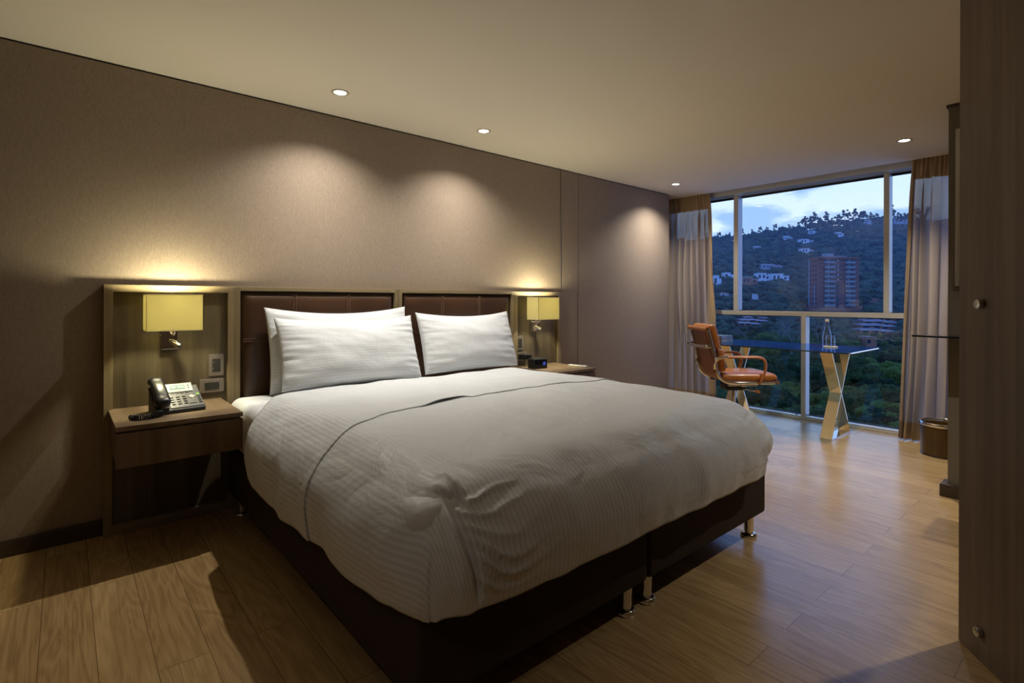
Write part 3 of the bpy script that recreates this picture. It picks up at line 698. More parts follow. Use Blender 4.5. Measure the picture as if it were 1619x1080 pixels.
fl = duvet_patch('turned_down_flap', fold_t, lambda s: t_end(s)+.008, 240, 60, .0035, dv,
    lambda s, k: max(0, .001+.013*nz3(s*3.1, 3, 3))*math.exp(-k*16) + .002*max(0, nz3(s*3, k*3, 9)))
s_ = fl.modifiers.new('solid', 'SOLIDIFY'); s_.thickness = .003; s_.offset = -1

# pillows
def pillow(x0, x1, zb, h, yb, lean, T, seed, lab, rzz=0., sag=.03):
    Wd = (x1-x0)/2; nu, nv = 90, 60; P = []; UV = []; hh = h/2
    ca, sa = math.cos(lean), math.sin(lean)
    def pt(u, v, side):
        x = Wd*u*(1-.035*(1-v*v)); y = hh*v*(1-(.17 if v > 0 else .03)*(1-u*u)) 
        q = max(0, (1-u**2)*(1-v**2))
        th = T*q**.42*(1+.12*nz3(u*2+seed, v*2, 1))*(1.12-.22*v)
        # creases running in from the short seams and corners
        e = (1-abs(u)); cr_ = math.exp(-e*4.0)
        th += side*0
        wr_ = .015*cr_*(nz3(v*9+seed, u*2.2+v*2, 3))*(q**.25) + .0025*nz3(u*3+seed, v*4+u*3, 7)*q**.3
        n_ = (th+wr_)*side
        # stand it up: local y is height, local z towards camera (-Y world)
        yy = y; zz = n_ if side > 0 else n_*.75
        X = x; Y = -(zz*ca) + (yy+hh)*sa; Z = (yy+hh)*ca + zz*sa
        cz, sz = math.cos(rzz), math.sin(rzz)
        return Vector(((x0+x1)/2 + X*cz - Y*sz, yb + X*sz + Y*cz, zb+Z))
    vs = []; idx = {}
    mb_v = []; mb_f = []; uvs = []
    for side in (1, -1):
        for i in range(nu):
            for j in range(nv):
                u = -math.cos(PI*i/(nu-1)); v = -math.cos(PI*j/(nv-1)); u = .5*u+.5*(-1+2*i/(nu-1)); v = .5*v+.5*(-1+2*j/(nv-1))
                bd_ = i in (0, nu-1) or j in (0, nv-1)
                if side == -1 and bd_: idx[(side, i, j)] = idx[(1, i, j)]; continue
                idx[(side, i, j)] = len(mb_v); mb_v.append(pt(u, v, side)); uvs.append((u*Wd, v*hh))
        for i in range(nu-1):
            for j in range(nv-1):
                f_ = [idx[(side, i, j)], idx[(side, i+1, j)], idx[(side, i+1, j+1)], idx[(side, i, j+1)]]
                mb_f.append(f_ if side == 1 else f_[::-1])
    me = bpy.data.meshes.new('pillow'); me.from_pydata([tuple(v) for v in mb_v], [], mb_f); me.update()
    ul = me.uv_layers.new(name='UVMap'); ix = np.empty(len(me.loops), dtype=np.int32); me.loops.foreach_get('vertex_index', ix)
    ul.data.foreach_set('uv', np.array(uvs, dtype=np.float32)[ix].ravel())
    me.polygons.foreach_set('use_smooth', [True]*len(me.polygons)); me.materials.append(M['linenP'])
    o = bpy.data.objects.new('pillow', me); C.objects.link(o); return tag(o, lab, 'pillow', 'white striped bed pillows')
pillow(.925, 1.825, .682, .44, 3.06, math.radians(20), .085, 3, 'white striped pillow standing in front of another pillow')
pillow(.895, 1.825, .655, .515, 3.17, math.radians(14), .060, 11, 'white pillow mostly hidden, between the front pillow and left headboard')
pillow(1.875, 2.715, .690, .445, 3.10, math.radians(18), .085, 23, 'single white striped pillow on the window half of the bed')

# ------------------------------------------------------------------ desk and things on it
DZ = .777
dk = thing('glass_desk', 'glass topped desk on crossed gold and chrome legs by the window', 'desk', (5.26, 2.16, 0))
top = MB().box(4.852, 5.655, 1.456, 2.905, DZ-.010, DZ).build('glass_top', M['deskglass'], dk)
ed = MB()
ed.box(4.850, 4.8525, 1.455, 2.906, DZ-.0105, DZ-.0003); ed.box(4.852, 5.655, 2.905, 2.9065, DZ-.0105, DZ-.0003)
ed.build('glass_edge', M['deskedge'], top)
MB().box(4.852, 5.655, 1.4545, 1.4558, DZ-.0105, DZ-.0003).build('end_edge', M['chrome'], top)
M['legband'] = plain('mirror_gold_chrome', (.80, .68, .48), .10, 1.0)
def xleg(y0, y1):
    a, b, zt = 5.01, 5.48, DZ-.0125; t_ = .010
    leg = MB().box(a-.002, b+.002, y0, y1, 0, .012).build('leg', M['chrome'], dk, bevel=.001)
    MB().box(a-.002, b+.002, y0, y1, zt-.012, zt).build('top_plate', M['chrome'], leg, bevel=.001)
    zm = .385
    for (p, q_) in ((a, b), (b, a)):
        q = MB(); sg = 1 if q_ > p else -1; mid = (a+b)/2
        pts = [(p, zt-.012), (mid-sg*.008, zm), (p, .012)]
        # two chevrons, backs almost touching at the middle
        th = .012*sg
        vs = []
        for (x, z) in pts: vs += [(x, y0, z), (x, y1, z), (x+th, y1, z), (x+th, y0, z)]
        f_ = []
        for k in range(2):
            o_ = k*4; f_ += [(o_, o_+1, o_+5, o_+4), (o_+1, o_+2, o_+6, o_+5), (o_+2, o_+3, o_+7, o_+6), (o_+3, o_, o_+4, o_+7)]
        f_ += [(0, 3, 2, 1), (8, 9, 10, 11)]
        q.add(vs, f_); q.build('mirror_band', M['legband'], leg)
xleg(1.628, 1.722); xleg(2.54, 2.634)

def book(x0, x1, y0, y1, z0, h, cov, lab, rz, ink):
    cx_, cy_ = (x0+x1)/2, (y0+y1)/2; w, d = (x1-x0)/2, (y1-y0)/2
    t = thing('book', lab, 'book', (cx_, cy_, z0), 'books stacked on the glass desk', rz)
    MB().box(-w, w, -d, d, 0, .003).box(-w, w, -d, d, h-.003, h).box(-w, w, -d, -d+.003, .003, h-.003).build('cover', cov, t, world=False)
    MB().box(-w+.004, w-.004, -d+.003, d-.004, .003, h-.003).build('pages', M['pages'], t, world=False)
    q = MB(); x = -w+.03
    for k, l in enumerate((.012, .006, .010, .004, .011, .007, .010, .006)):
        hh = h*.34 if k % 3 else h*.42; q.box(x, x+l, -d-.0006, -d, h/2-hh/2, h/2+hh/2); x += l+.004
    q.build('spine_lettering', ink, t, world=False)
book(4.995, 5.265, 2.625, 2.81, DZ, .042, M['bookgrey'], 'thick grey book lying under the dark one on the glass desk', math.radians(3), M['ink'])
book(4.990, 5.250, 2.625, 2.81, DZ+.042, .028, M['bookblue'], 'dark blue glossy book on top of the grey one on the desk', math.radians(2), M['ink'])
bt = thing('water_bottle', 'clear glass water bottle with cream cap on the glass desk', 'bottle', (5.455, 1.815, DZ))
MB().lathe([(.004, .002), (.036, .002), (.038, .008), (.038, .09), (.033, .125), (.022, .17), (.0135, .205), (.0125, .232)], (5.455, 1.815, DZ), 32, cap=False).build('glass_body', M['bottleglass'], bt, smooth=True)
MB().lathe([(.015, .230), (.016, .232), (.016, .252), (.014, .255)], (5.455, 1.815, DZ), 24).build('cap', M['cap'], bt, auto=40)
tr_ = thing('coaster', 'round cream coaster under the drinking glass on the desk', 'coaster', (5.36, 1.755, DZ))
MB().lathe([(.056, 0), (.060, .003), (.060, .007), (.056, .009)], (5.36, 1.755, DZ), 32).build('disc', M['cap'], tr_, auto=40)
gl = thing('drinking_glass', 'clear drinking glass with lid on the cream coaster beside the bottle', 'glass', (5.36, 1.755, DZ+.009))
MB().lathe([(.004, .001), (.034, .001), (.037, .006), (.037, .078), (.030, .088), (.030, .092)], (5.36, 1.755, DZ+.009), 32, cap=False).build('glass_body', M['bottleglass'], gl, smooth=True)
MB().lathe([(.033, .092), (.035, .094), (.035, .100), (.033, .102)], (5.36, 1.755, DZ+.009), 32).build('lid', M['bottleglass'], gl, auto=40)

# ------------------------------------------------------------------ office chair
ch = thing('office_chair', 'tan leather office chair with chrome frame and arms at the glass desk', 'chair', (4.70, 2.34, 0), rz=math.radians(-39))
def LP(mb, name, mt, parent=ch, **k): return mb.build(name, mt, parent, world=False, **k)
prof = [(.285, .480), (.24, .474), (.05, .474), (-.10, .474), (-.175, .490), (-.225, .535), (-.245, .60), (-.255, .68), (-.285, .80), (-.325, .95)]
pf = catmull([(x, 0, z) for x, z in prof], 6)
hw = .205
for s in (-1, 1):
    LP(MB().tube([(p.x, s*hw, p.z) for p in pf], 0, 8, flat=(.007, .013)), 'side_rail', M['chrome'], smooth=True)
sl = MB(); n = len(pf)
P = [(p.x+.0, y, p.z) for p in pf for y in (-hw, -hw/2, 0, hw/2, hw)]
o = grid_mesh('leather_sling', P, n, 5, M['tandark']); o.parent = ch; sd_ = o.modifiers.new('s', 'SOLIDIFY'); sd_.thickness = .008; sd_.offset = 0
LP(MB().tube([(.290, -hw-.02, .482), (.290, hw+.02, .482)], .019, 16), 'front_roll', M['tandark'], auto=40)
LP(MB().tube([(-.338, -hw-.012, .948), (-.338, hw+.012, .948)], .019, 16), 'top_roll', M['tan'], auto=40)
for s in (-1, 1):
    LP(MB().tube([(-.338, s*(hw+.010), .948), (-.338, s*(hw+.018), .948)], .013, 14), 'end_cap', M['chrome'])
    LP(MB().tube([(.290, s*(hw+.018), .482), (.290, s*(hw+.028), .482)], .012, 14), 'end_cap', M['chrome'])
def pad(name, c, ax, up, w, l, t, seed):
    """cushion: ax length direction, up normal; width along y"""
    nu, nv = 28, 28; v_, f_, idx = [], [], {}
    c = Vector(c); ax = Vector(ax).normalized(); up = Vector(up).normalized(); yv = Vector((0, 1, 0))
    for side in (1, -1):
        for i in range(nu):
            for j in range(nv):
                u, v = -1+2*i/(nu-1), -1+2*j/(nv-1)
                u2 = math.sin(u*PI/2)*.35+u*.65; v2 = math.sin(v*PI/2)*.35+v*.65
                e = max(0, (1-u2**12)*(1-v2**12))**.5
                if side == -1 and (i in (0, nu-1) or j in (0, nv-1)): idx[(side, i, j)] = idx[(1, i, j)]; continue
                th = t*(.5*e + .08*(1-u2*u2)*(1-v2*v2)) * side
                th += .003*nz3(u*3+seed, v*3, 2)*e
                k = 1-.02*(abs(u2*v2))**4
                idx[(side, i, j)] = len(v_); v_.append(c+ax*u2*l/2*k+yv*v2*w/2*k+up*th)
        for i in range(nu-1):
            for j in range(nv-1):
                q = [idx[(side, i, j)], idx[(side, i+1, j)], idx[(side, i+1, j+1)], idx[(side, i, j+1)]]; f_.append(q if side == 1 else q[::-1])
    mb = MB(); mb.add(v_, f_); return LP(mb, name, M['tan'], smooth=True)
pad('seat_cushion', (.052, 0, .521), (1, 0, 0.0), (0, 0, 1), .44, .50, .078, 1)
pad('back_cushion', (-.196, 0, .672), (-.12, 0, 1), (1, 0, .12), .41, .20, .078, 2)
pad('head_cushion', (-.258, 0, .880), (-.26, 0, 1), (1, 0, .26), .41, .225, .080, 3)
for s in (-1, 1):
    y = s*(hw+.028)
    arm = catmull([(-.250, s*hw, .665), (-.240, y, .690), (-.19, y, .706), (0.0, y, .706), (.11, y, .704), (.165, y, .680), (.178, y, .62), (.165, y, .56), (.140, y, .50), (.128, s*(hw+.01), .470)], 6)
    LP(MB().tube(arm, 0, 10, flat=(.0095, .013)), 'armrest', M['tan'], smooth=True)
    LP(MB().tube(catmull([(-.262, s*hw, .60), (-.268, s*(hw+.012), .655), (-.243, y, .694), (-.17, y, .7075), (-.165, y, .7075)], 6), 0, 10, flat=(.0115, .015)), 'armrest_bracket', M['chrome'], smooth=True)
LP(MB().tube(catmull([(-.288, -hw, .80), (-.345, -hw*.9, .795), (-.362, 0, .79), (-.345, hw*.9, .795), (-.288, hw, .80)], 6), 0, 8, flat=(.004, .014)), 'back_brace', M['chrome'], smooth=True)
LP(MB().box(-.14, .12, -.205, -.185, .447, .465).box(-.14, .12, .185, .205, .447, .465).box(-.02, .02, -.2, .2, .440, .462), 'under_frame', M['chrome'], bevel=.003)
LP(MB().box(-.10, .08, -.075, .075, .385, .442), 'tilt_mechanism', M['blackpl'], bevel=.01)
LP(MB().tube([(.02, -.06, .41), (.06, -.14, .405), (.08, -.20, .405), (.10, -.235, .405)], .006, 8), 'height_lever', M['chrome'], smooth=True)
LP(MB().tube([(.095, -.225, .405), (.108, -.255, .405)], .013, 10), 'lever_knob', M['tan'], auto=40)
LP(MB().lathe([(.028, .09), (.028, .25), (.018, .25), (.018, .39)], (0, 0, 0), 20), 'gas_column', M['chrome'], auto=40)
for k in range(5):
    a = math.radians(18+72*k); d = Vector((math.cos(a), math.sin(a), 0))
    lg = LP(MB().tube([d*.02+Vector((0, 0, .115)), d*.15+Vector((0, 0, .105)), d*.29+Vector((0, 0, .082))], [.024, .018, .012], 10), 'leg', M['chrome'], smooth=True)
    MB().tube([d*.285+Vector((0, 0, .082)), d*.285+Vector((0, 0, .05))], .006, 8).tube([d*.285+Vector((-d.y, d.x, 0))*.022+Vector((0, 0, .028)), d*.285-Vector((-d.y, d.x, 0))*.022+Vector((0, 0, .028))], .0275, 18).build('caster', M['blackpl'], lg, world=False, auto=40)

# ------------------------------------------------------------------ curtains
def curtain(name, lab, ytop, ybot, ph0, seed, hemside, x=5.545):
    """ytop / ybot: (outer, leading) y at top and bottom"""
    nu, nv = 260, 50; P = []; z0, z1 = .012, CZ+.028
    nf = 7.5
    for i in range(nu):
        u = i/(nu-1)
        for j in range(nv):
            v = j/(nv-1); z = z1+(z0-z1)*v
            g = ss(0, .15, v)
            y = (ytop[0]+(ytop[1]-ytop[0])*u)*(1-v**.8)+(ybot[0]+(ybot[1]-ybot[0])*u)*v**.8
            fl_ = math.sin(2*PI*nf*(u+.11*nz3(u*3.5, v*1.2, seed))+ph0)*(.75+.6*nz3(u*9, v*.8, seed+1))
            pl_ = math.sin(2*PI*nf*2*u+ph0)
            A = .052*(.6+.5*g)*(1-.55*ss(.90, 1., u))
            xx = x + (A*g*fl_ + .012*(1-g)*pl_) + .012*nz3(u*5, v*3, seed+4)
            yy = y+.012*g*math.cos(2*PI*nf*u+ph0)
            P.append((xx, yy, z))
    t = thing(name, lab, 'curtain', (x, (ybot[0]+ybot[1])/2, 0), 'sheer beige curtains')
    o = grid_mesh('curtain_fabric', P, nu, nv, M['curtain'], parent=t)
    k0 = int(nu*.93); Q = [Vector(P[i*nv+j])+Vector((-.0035, 0, 0)) for i in range(k0, nu) for j in range(nv)]
    grid_mesh('side_hem', Q, nu-k0, nv, M['curtainhem'], parent=t)
    j0 = nv-4; Q = [Vector(P[i*nv+j])+Vector((-.0035, 0, 0)) for i in range(nu) for j in range(j0, nv)]
    grid_mesh('bottom_hem', Q, nu, nv-j0, M['curtainhem'], parent=t)
    Q = [Vector(P[i*nv+j])+Vector((-.004, 0, 0)) for i in range(nu) for j in range(0, 5)]
    grid_mesh('heading_tape', Q, nu, 5, M['curtainhem'], parent=t)
curtain('curtain', 'sheer beige curtain hanging behind the office chair', (3.60, 3.045), (3.61, 2.965), .4, 2, 1)
curtain('curtain', 'sheer beige curtain hanging behind the waste bin', (.735, 1.185), (.735, 1.285), 1.4, 9, 1)

# ------------------------------------------------------------------ waste bin, shelf, mirror, wardrobe door
bn = thing('waste_bin', 'round amber brown waste bin with chrome rim by the right curtain', 'waste bin', (5.23, .915, 0))
MB().lathe([(.143, 0), (.145, .004), (.150, .232), (.150, .236), (.142, .236), (.137, .01), (.001, .01)], (5.23, .915, 0), 48, cap=False).build('bucket', M['binleather'], bn, auto=50)
MB().lathe([(.1515, .232), (.1525, .234), (.1525, .256), (.149, .260), (.145, .256), (.145, .232)], (5.23, .915, 0), 48, cap=False).build('rim', M['chrome'], bn, auto=50)
MB().lathe([(.1455, 0), (.1468, .003), (.1468, .010), (.145, .011)], (5.23, .915, 0), 48, cap=False).build('base_ring', M['blackpl'], bn, auto=50)
sh = MB().box(3.93, 4.149, .25, .842, .985, .996).build('glass_shelf', M['bluegl'], bevel=.002)
tag(sh, 'thin black glass shelf jutting from the wall end in front of the curtain', 'shelf')
mr = thing('wall_mirror', 'tall narrow framed mirror edge on the wall end beside the wardrobe door', 'mirror', (4.14, .5, 1.3))
MB().box(4.118, 4.149, .642, .668, 1.295, 2.25).box(4.118, 4.149, .2, .642, 1.295, 1.32).box(4.118, 4.149, .2, .642, 2.225, 2.25).box(4.118, 4.149, .2, .226, 1.32, 2.225).build('frame', M['brushed'], mr, bevel=.002)
MB().box(4.130, 4.149, .226, .642, 1.32, 2.225).build('mirror_glass', M['chrome'], mr)
A = Vector((2.408, .379, 0)); dd = Vector((-.784, -.62, 0)).normalized(); nn = Vector((-dd.y, dd.x, 0))
if nn.dot(A) > 0: nn = -nn
dn = thing('wardrobe_door', 'open brown wooden wardrobe door with two small round knobs', 'door', tuple(A))
DMx = Matrix(((dd.x, -nn.x, 0, A.x), (dd.y, -nn.y, 0, A.y), (0, 0, 1, 0), (0, 0, 0, 1)))
# nn must point to the side the camera sees
cs = (Vector((0, 0, 0))-A); side = 1 if cs.dot(Vector((-dd.y, dd.x, 0))) > 0 else -1
nn = Vector((-dd.y, dd.x, 0))*side
DMx = Matrix(((dd.x, nn.x, 0, A.x), (dd.y, nn.y, 0, A.y), (0, 0, 1, 0), (0, 0, 0, 1)))
MB().box(0, .55, -.025, 0, .004, CZ-.004, DMx).build('leaf', M['door'], dn, bevel=.001)
for z in (1.192, .103):
    kb = MB()
    base_ = A+dd*.118+Vector((0, 0, z))
    kb.tube([base_, base_+nn*.004, base_+nn*.0042, base_+nn*.016, base_+nn*.018], [.010, .010, .0155, .0155, .013], 24)
    kb.build('knob', M['brushed'], dn, auto=40)

# ------------------------------------------------------------------ outside: valley, wooded hillside, houses
def place(u, v, d):
    """point at depth d (m, along the view axis) on the line of sight through (u,v)"""
    x, y = u-CX, v-HZ; x, y = x+ROLL*y, y-ROLL*x
    return Vector((0, 0, CAMH))+FWD*d+RGT*(x/F*d)-UP*(y/F*d)
def ridge(u): return interp(u, [(900, 400), (1130, 382), (1200, 374), (1260, 364), (1300, 356), (1350, 352), (1400, 348), (1450, 349), (1700, 350)])
def vterr(u, d):
    r = ridge(u)
    return interp(d, [(14, 1100), (25, 850), (40, 735), (60, 668), (100, 612), (160, 565), (220, 533), (270, 509), (300, 494), (330, 478), (450, 440), (560, (r+440)/2), (700, r), (1000, r+25)])
def depth_at(u, v):
    lo, hi = 30, 700
    for _ in range(40):
        m_ = (lo+hi)/2
        if vterr(u, m_) > v: lo = m_
        else: hi = m_
    return lo
def terr(x, y):
    d = FWD.x*x+FWD.y*y; r = RGT.x*x+RGT.y*y; u = CX+F*r/max(d, 1)
    z = CAMH-(vterr(u, d)-HZ)*d/F
    return z+nz3(x*.012, y*.012, 1)*min(1.2, d*.01)
leafcols = []
def foliage(name, c1, c2, c3):
    mt, nt, out = newmat(name); b = N(nt, 'ShaderNodeBsdfPrincipled'); oi = N(nt, 'ShaderNodeObjectInfo')
    n1 = N(nt, 'ShaderNodeTexNoise'); n1.inputs['Scale'].default_value = 1.1; n1.inputs['Detail'].default_value = 6; n1.inputs['Roughness'].default_value = .85; L(nt, gpos(nt), n1.inputs['Vector'])
    ad = N(nt, 'ShaderNodeMath', operation='MULTIPLY_ADD'); ad.inputs[1].default_value = .5; L(nt, oi.outputs['Random'], ad.inputs[0]); L(nt, n1.outputs['Fac'], ad.inputs[2])
    su = N(nt, 'ShaderNodeMath', operation='SUBTRACT'); su.inputs[1].default_value = .25; L(nt, ad.outputs[0], su.inputs[0])
    L(nt, ramp(nt, su.outputs[0], [(.25, c1), (.5, c2), (.8, c3)]), b.inputs['Base Color']); b.inputs['Roughness'].default_value = .8; b.inputs['Specular IOR Level'].default_value = .1
    bp = N(nt, 'ShaderNodeBump'); bp.inputs['Strength'].default_value = 1.0; bp.inputs['Distance'].default_value = .35
    n2 = N(nt, 'ShaderNodeTexNoise'); n2.inputs['Scale'].default_value = 2.6; n2.inputs['Detail'].default_value = 5; n2.inputs['Roughness'].default_value = .7; L(nt, gpos(nt), n2.inputs['Vector'])
    L(nt, n2.outputs['Fac'], bp.inputs['Height']); L(nt, bp.outputs[0], b.inputs['Normal'])
    L(nt, b.outputs[0], out.inputs[0]); return mt
M['leafnear'] = foliage('foliage_green', (.014, .032, .012), (.038, .074, .021), (.145, .20, .034))
M['leaffar'] = foliage('foliage_blue_green', (.021, .038, .025), (.043, .072, .043), (.09, .125, .06))  # bluer than the near leaves, distance haze put into the leaf colour
M['bark'] = plain('pale_bark', (.30, .27, .23), .9)
M['soil'] = foliage('hillside_scrub', (.02, .032, .018), (.035, .05, .025), (.06, .08, .035))
# terrain sheet
ud = [12, 18, 25, 33, 42, 55, 70, 88, 110, 135, 165, 200, 240, 285, 330, 380, 430, 480, 530, 580, 630, 680, 720, 780, 860, 1000]
ur = np.linspace(-.1, 1.5, 60); P = []
for d in ud:
    for r in ur:
        p = FWD*d+RGT*(r*d); P.append((p.x, p.y, terr(p.x, p.y)))
g = grid_mesh('hillside_ground', P, len(ud), len(ur), M['soil']); struct(g)

rnd = random.Random(5)
def crown_mesh(name, kind, nleaf, lobes=7, sub=2, lr=(.42, .62)):
    """leafy crown of many overlapping clumps with loose leaf sprays; about 1 m radius"""
    bm = bmesh.new()
    centers = []
    for k in range(lobes):
        a = rnd.uniform(0, 2*PI); zz = rnd.uniform(-.8, 1); q = math.sqrt(1-zz*zz)
        if kind == 'tall':
            c = Vector((rnd.uniform(.1, .5)*math.cos(a), rnd.uniform(.1, .5)*math.sin(a), rnd.uniform(1.1, 2.6)))
        else:
            rr_ = rnd.uniform(.45, .9) if lobes > 12 else rnd.uniform(.15, .6)
            c = Vector((rr_*q*math.cos(a), rr_*q*math.sin(a), .85+.62*rr_*zz))
        r = rnd.uniform(*lr); centers.append((c, r))
        res = bmesh.ops.create_icosphere(bm, subdivisions=sub, radius=r*.92, matrix=Matrix.Translation(c) @ Matrix.Scale(.8, 4, (0, 0, 1)))
        for v in res['verts']:
            d = (v.co-c); n_ = noise.noise(v.co*4.5)*.25+noise.noise(v.co*13)*.25+(noise.noise(v.co*31)*.3 if sub > 2 else 0)
            v.co = c+d*(1+n_)
    if kind != 'tall': bmesh.ops.create_icosphere(bm, subdivisions=2, radius=.62, matrix=Matrix.Translation((0, 0, .85)) @ Matrix.Scale(.8, 4, (0, 0, 1)))
    for k in range(nleaf):
        c, r = rnd.choice(centers); th = rnd.uniform(0, 2*PI); z = rnd.uniform(-.6, 1)
        q = math.sqrt(max(0, 1-z*z)); d = Vector((q*math.cos(th), q*math.sin(th), z*.8)); p = c+d*r*rnd.uniform(.9, 1.2)
        nn_ = (d+Vector((rnd.uniform(-.5, .5), rnd.uniform(-.5, .5), rnd.uniform(-.1, .7)))).normalized()
        s_ = rnd.uniform(.02, .045); t1 = nn_.cross(Vector((rnd.random(), rnd.random(), rnd.random()))).normalized()*s_; t2 = nn_.cross(t1)*.7
        vs = [bm.verts.new(p+t1), bm.verts.new(p+t2), bm.verts.new(p-t1), bm.verts.new(p-t2)]; bm.faces.new(vs)
    me = bpy.data.meshes.new(name); bm.to_mesh(me); bm.free(); me.polygons.foreach_set('use_smooth', [True]*len(me.polygons)); return me
def trunk_mesh(h, lean=.05, kind='round'):
    mb = MB(); top_ = 1.0 if kind == 'round' else 2.2
    mb.tube([(0, 0, -h), (lean, 0, -h*.4), (0, lean, .3), (0, 0, top_)], [.07, .055, .045, .015], 6)
    for k in range(4):
        a = k*PI/2+.5; z = .2 if kind == 'round' else .7+k*.25
        mb.tube([(0, 0, z), (.25*math.cos(a), .25*math.sin(a), z+.35), (.5*math.cos(a), .5*math.sin(a), z+.6)], [.03, .02, .01], 5)
    me = bpy.data.meshes.new('trunk'); me.from_pydata(mb.v, [], mb.f); me.update(); me.materials.append(M['bark']); return me
near_m = [crown_mesh('crown', 'round', 5200, 46, 3, (.15, .31)) for k in range(5)]
far_m = [crown_mesh('crown', 'round', 240, 14, 1, (.26, .45)) for k in range(5)]
tall_m = [crown_mesh('crown', 'tall', 500, 11, 1, (.2, .36)) for k in range(5)]
for me in near_m: me.materials.append(M['leafnear'])
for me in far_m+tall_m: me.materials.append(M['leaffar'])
tr_short = trunk_mesh(.8); tr_tall = trunk_mesh(1.2, kind='tall')
def tree(p, s, crown, trunk, lab, group, rz):
    r = bpy.data.objects.new('tree', None); C.objects.link(r); r.location = p; r.rotation_euler = (0, 0, rz); r.scale = (s, s, s*rnd.uniform(.85, 1.1)); tag(r, lab, 'tree', group)
    a = bpy.data.objects.new('crown', crown); b = bpy.data.objects.new('trunk', trunk)
    for o in (a, b): C.objects.link(o); o.parent = r
placed = []
HOUSE_SPOTS = [(1192.0, 394.5, 17.0), (1240.0, 379.5, 14.0), (1266.0, 384.5, 21.0), (1268.0, 400.0, 20.0), (1280.0, 369.5, 14.0), (1323.0, 373.5, 12.0), (1363.0, 353.0, 22.0), (1414.0, 350.5, 24.0), (1205.0, 425.0, 32.0), (1174.0, 449.0, 25.0), (1198.0, 443.0, 22.0), (1221.0, 444.0, 28.0), (1129.0, 454.0, 13.0), (1146.0, 441.0, 15.0), (1141.0, 469.0, 13.0), (1192.0, 473.0, 9.0), (1316.0, 492.0, 34.0), (1371.0, 477.0, 26.0), (1370.0, 547.0, 21.0)]
KEEP = [(1275, 1366, 270, 316), (1160, 1220, 205, 275), (1354, 1424, 140, 275)]   # u range, depth range kept clear
for hu, hv, hw_ in HOUSE_SPOTS:
    hd = depth_at(hu, hv); KEEP.append((hu, hu+hw_, hd, hd+9))
def blocked(u, d, s):
    for a, b, d0, d1 in KEEP:
        w = s*F/d
        if a-w*.6 < u < b+w*.6 and d0-14-s < d < d1: return True
    return False
cnt = 0
def scatter(d0, d1, umin, umax, spacing, size, meshes, trunk, lab, group, maxn, sink=.2):
    global cnt
    d = d0; n = 0
    while d < d1 and n < maxn:
        du = spacing*F/d; u = umin+rnd.uniform(0, du)
        while u < umax and n < maxn:
            dd_ = d*rnd.uniform(.96, 1.04); s = size*rnd.uniform(.75, 1.25); uu = u+rnd.uniform(-.3, .3)*du
            if not blocked(uu, dd_, s):
                r = (uu-CX)/F; p = FWD*dd_+RGT*(r*dd_); z = terr(p.x, p.y)
                tree((p.x, p.y, z-sink*s), s, rnd.choice(meshes), trunk, lab, group, rnd.uniform(0, 6.28)); n += 1
            u += du
        d += spacing*.9
        spacing *= 1.0
    return n
n1_ = scatter(34, 78, 1095, 1455, 5.2, 3.0, near_m, tr_short, 'leafy green tree close below the window', 'trees close below the window', 110)
n2_ = scatter(80, 200, 1100, 1455, 8.5, 4.2, near_m, tr_short, 'dark green tree in the valley below the window', 'trees in the valley', 125)
n4_ = 0
for k in range(60):
    u = rnd.uniform(1350, 1428); d = rnd.uniform(145, 225)
    if any(a-5 < u < a+b_+3 and d < depth_at(a, v_)+4 and d > depth_at(a, v_)-12 for a, v_, b_ in HOUSE_SPOTS): continue
    r = (u-CX)/F; p = FWD*d+RGT*(r*d); s = rnd.uniform(1.1, 1.9)
    tree((p.x, p.y, terr(p.x, p.y)-.35*s), s, rnd.choice(near_m), tr_short, 'low rounded bush on the slope below the right terrace of houses', 'bushes below the right terrace', rnd.uniform(0, 6.28))
for k in range(40):
    u = rnd.uniform(1156, 1224); d = rnd.uniform(170, 250)
    if any(a-4 < u < a+b_+3 and depth_at(a, v_)-10 < d < depth_at(a, v_)+7 for a, v_, b_ in HOUSE_SPOTS): continue
    r = (u-CX)/F; p = FWD*d+RGT*(r*d); s = rnd.uniform(1.2, 2.2)
    tree((p.x, p.y, terr(p.x, p.y)-.35*s), s, rnd.choice(near_m), tr_short, 'low rounded bush around the left terrace of tiled houses', 'bushes around the left terrace', rnd.uniform(0, 6.28))
# eucalyptus along the ridge line
for k in range(62):
    u = 1100+k*6.0+rnd.uniform(-2, 2); d = rnd.uniform(660, 700); s = rnd.uniform(4.6, 7.6) if u > 1260 else rnd.uniform(3.4, 4.8)
    r = (u-CX)/F; p = FWD*d+RGT*(r*d)
    tree((p.x, p.y, terr(p.x, p.y)+.5*s), s, rnd.choice(tall_m), tr_tall, 'tall slender tree standing on the skyline of the hill', 'trees along the ridge', rnd.uniform(0, 6.28))
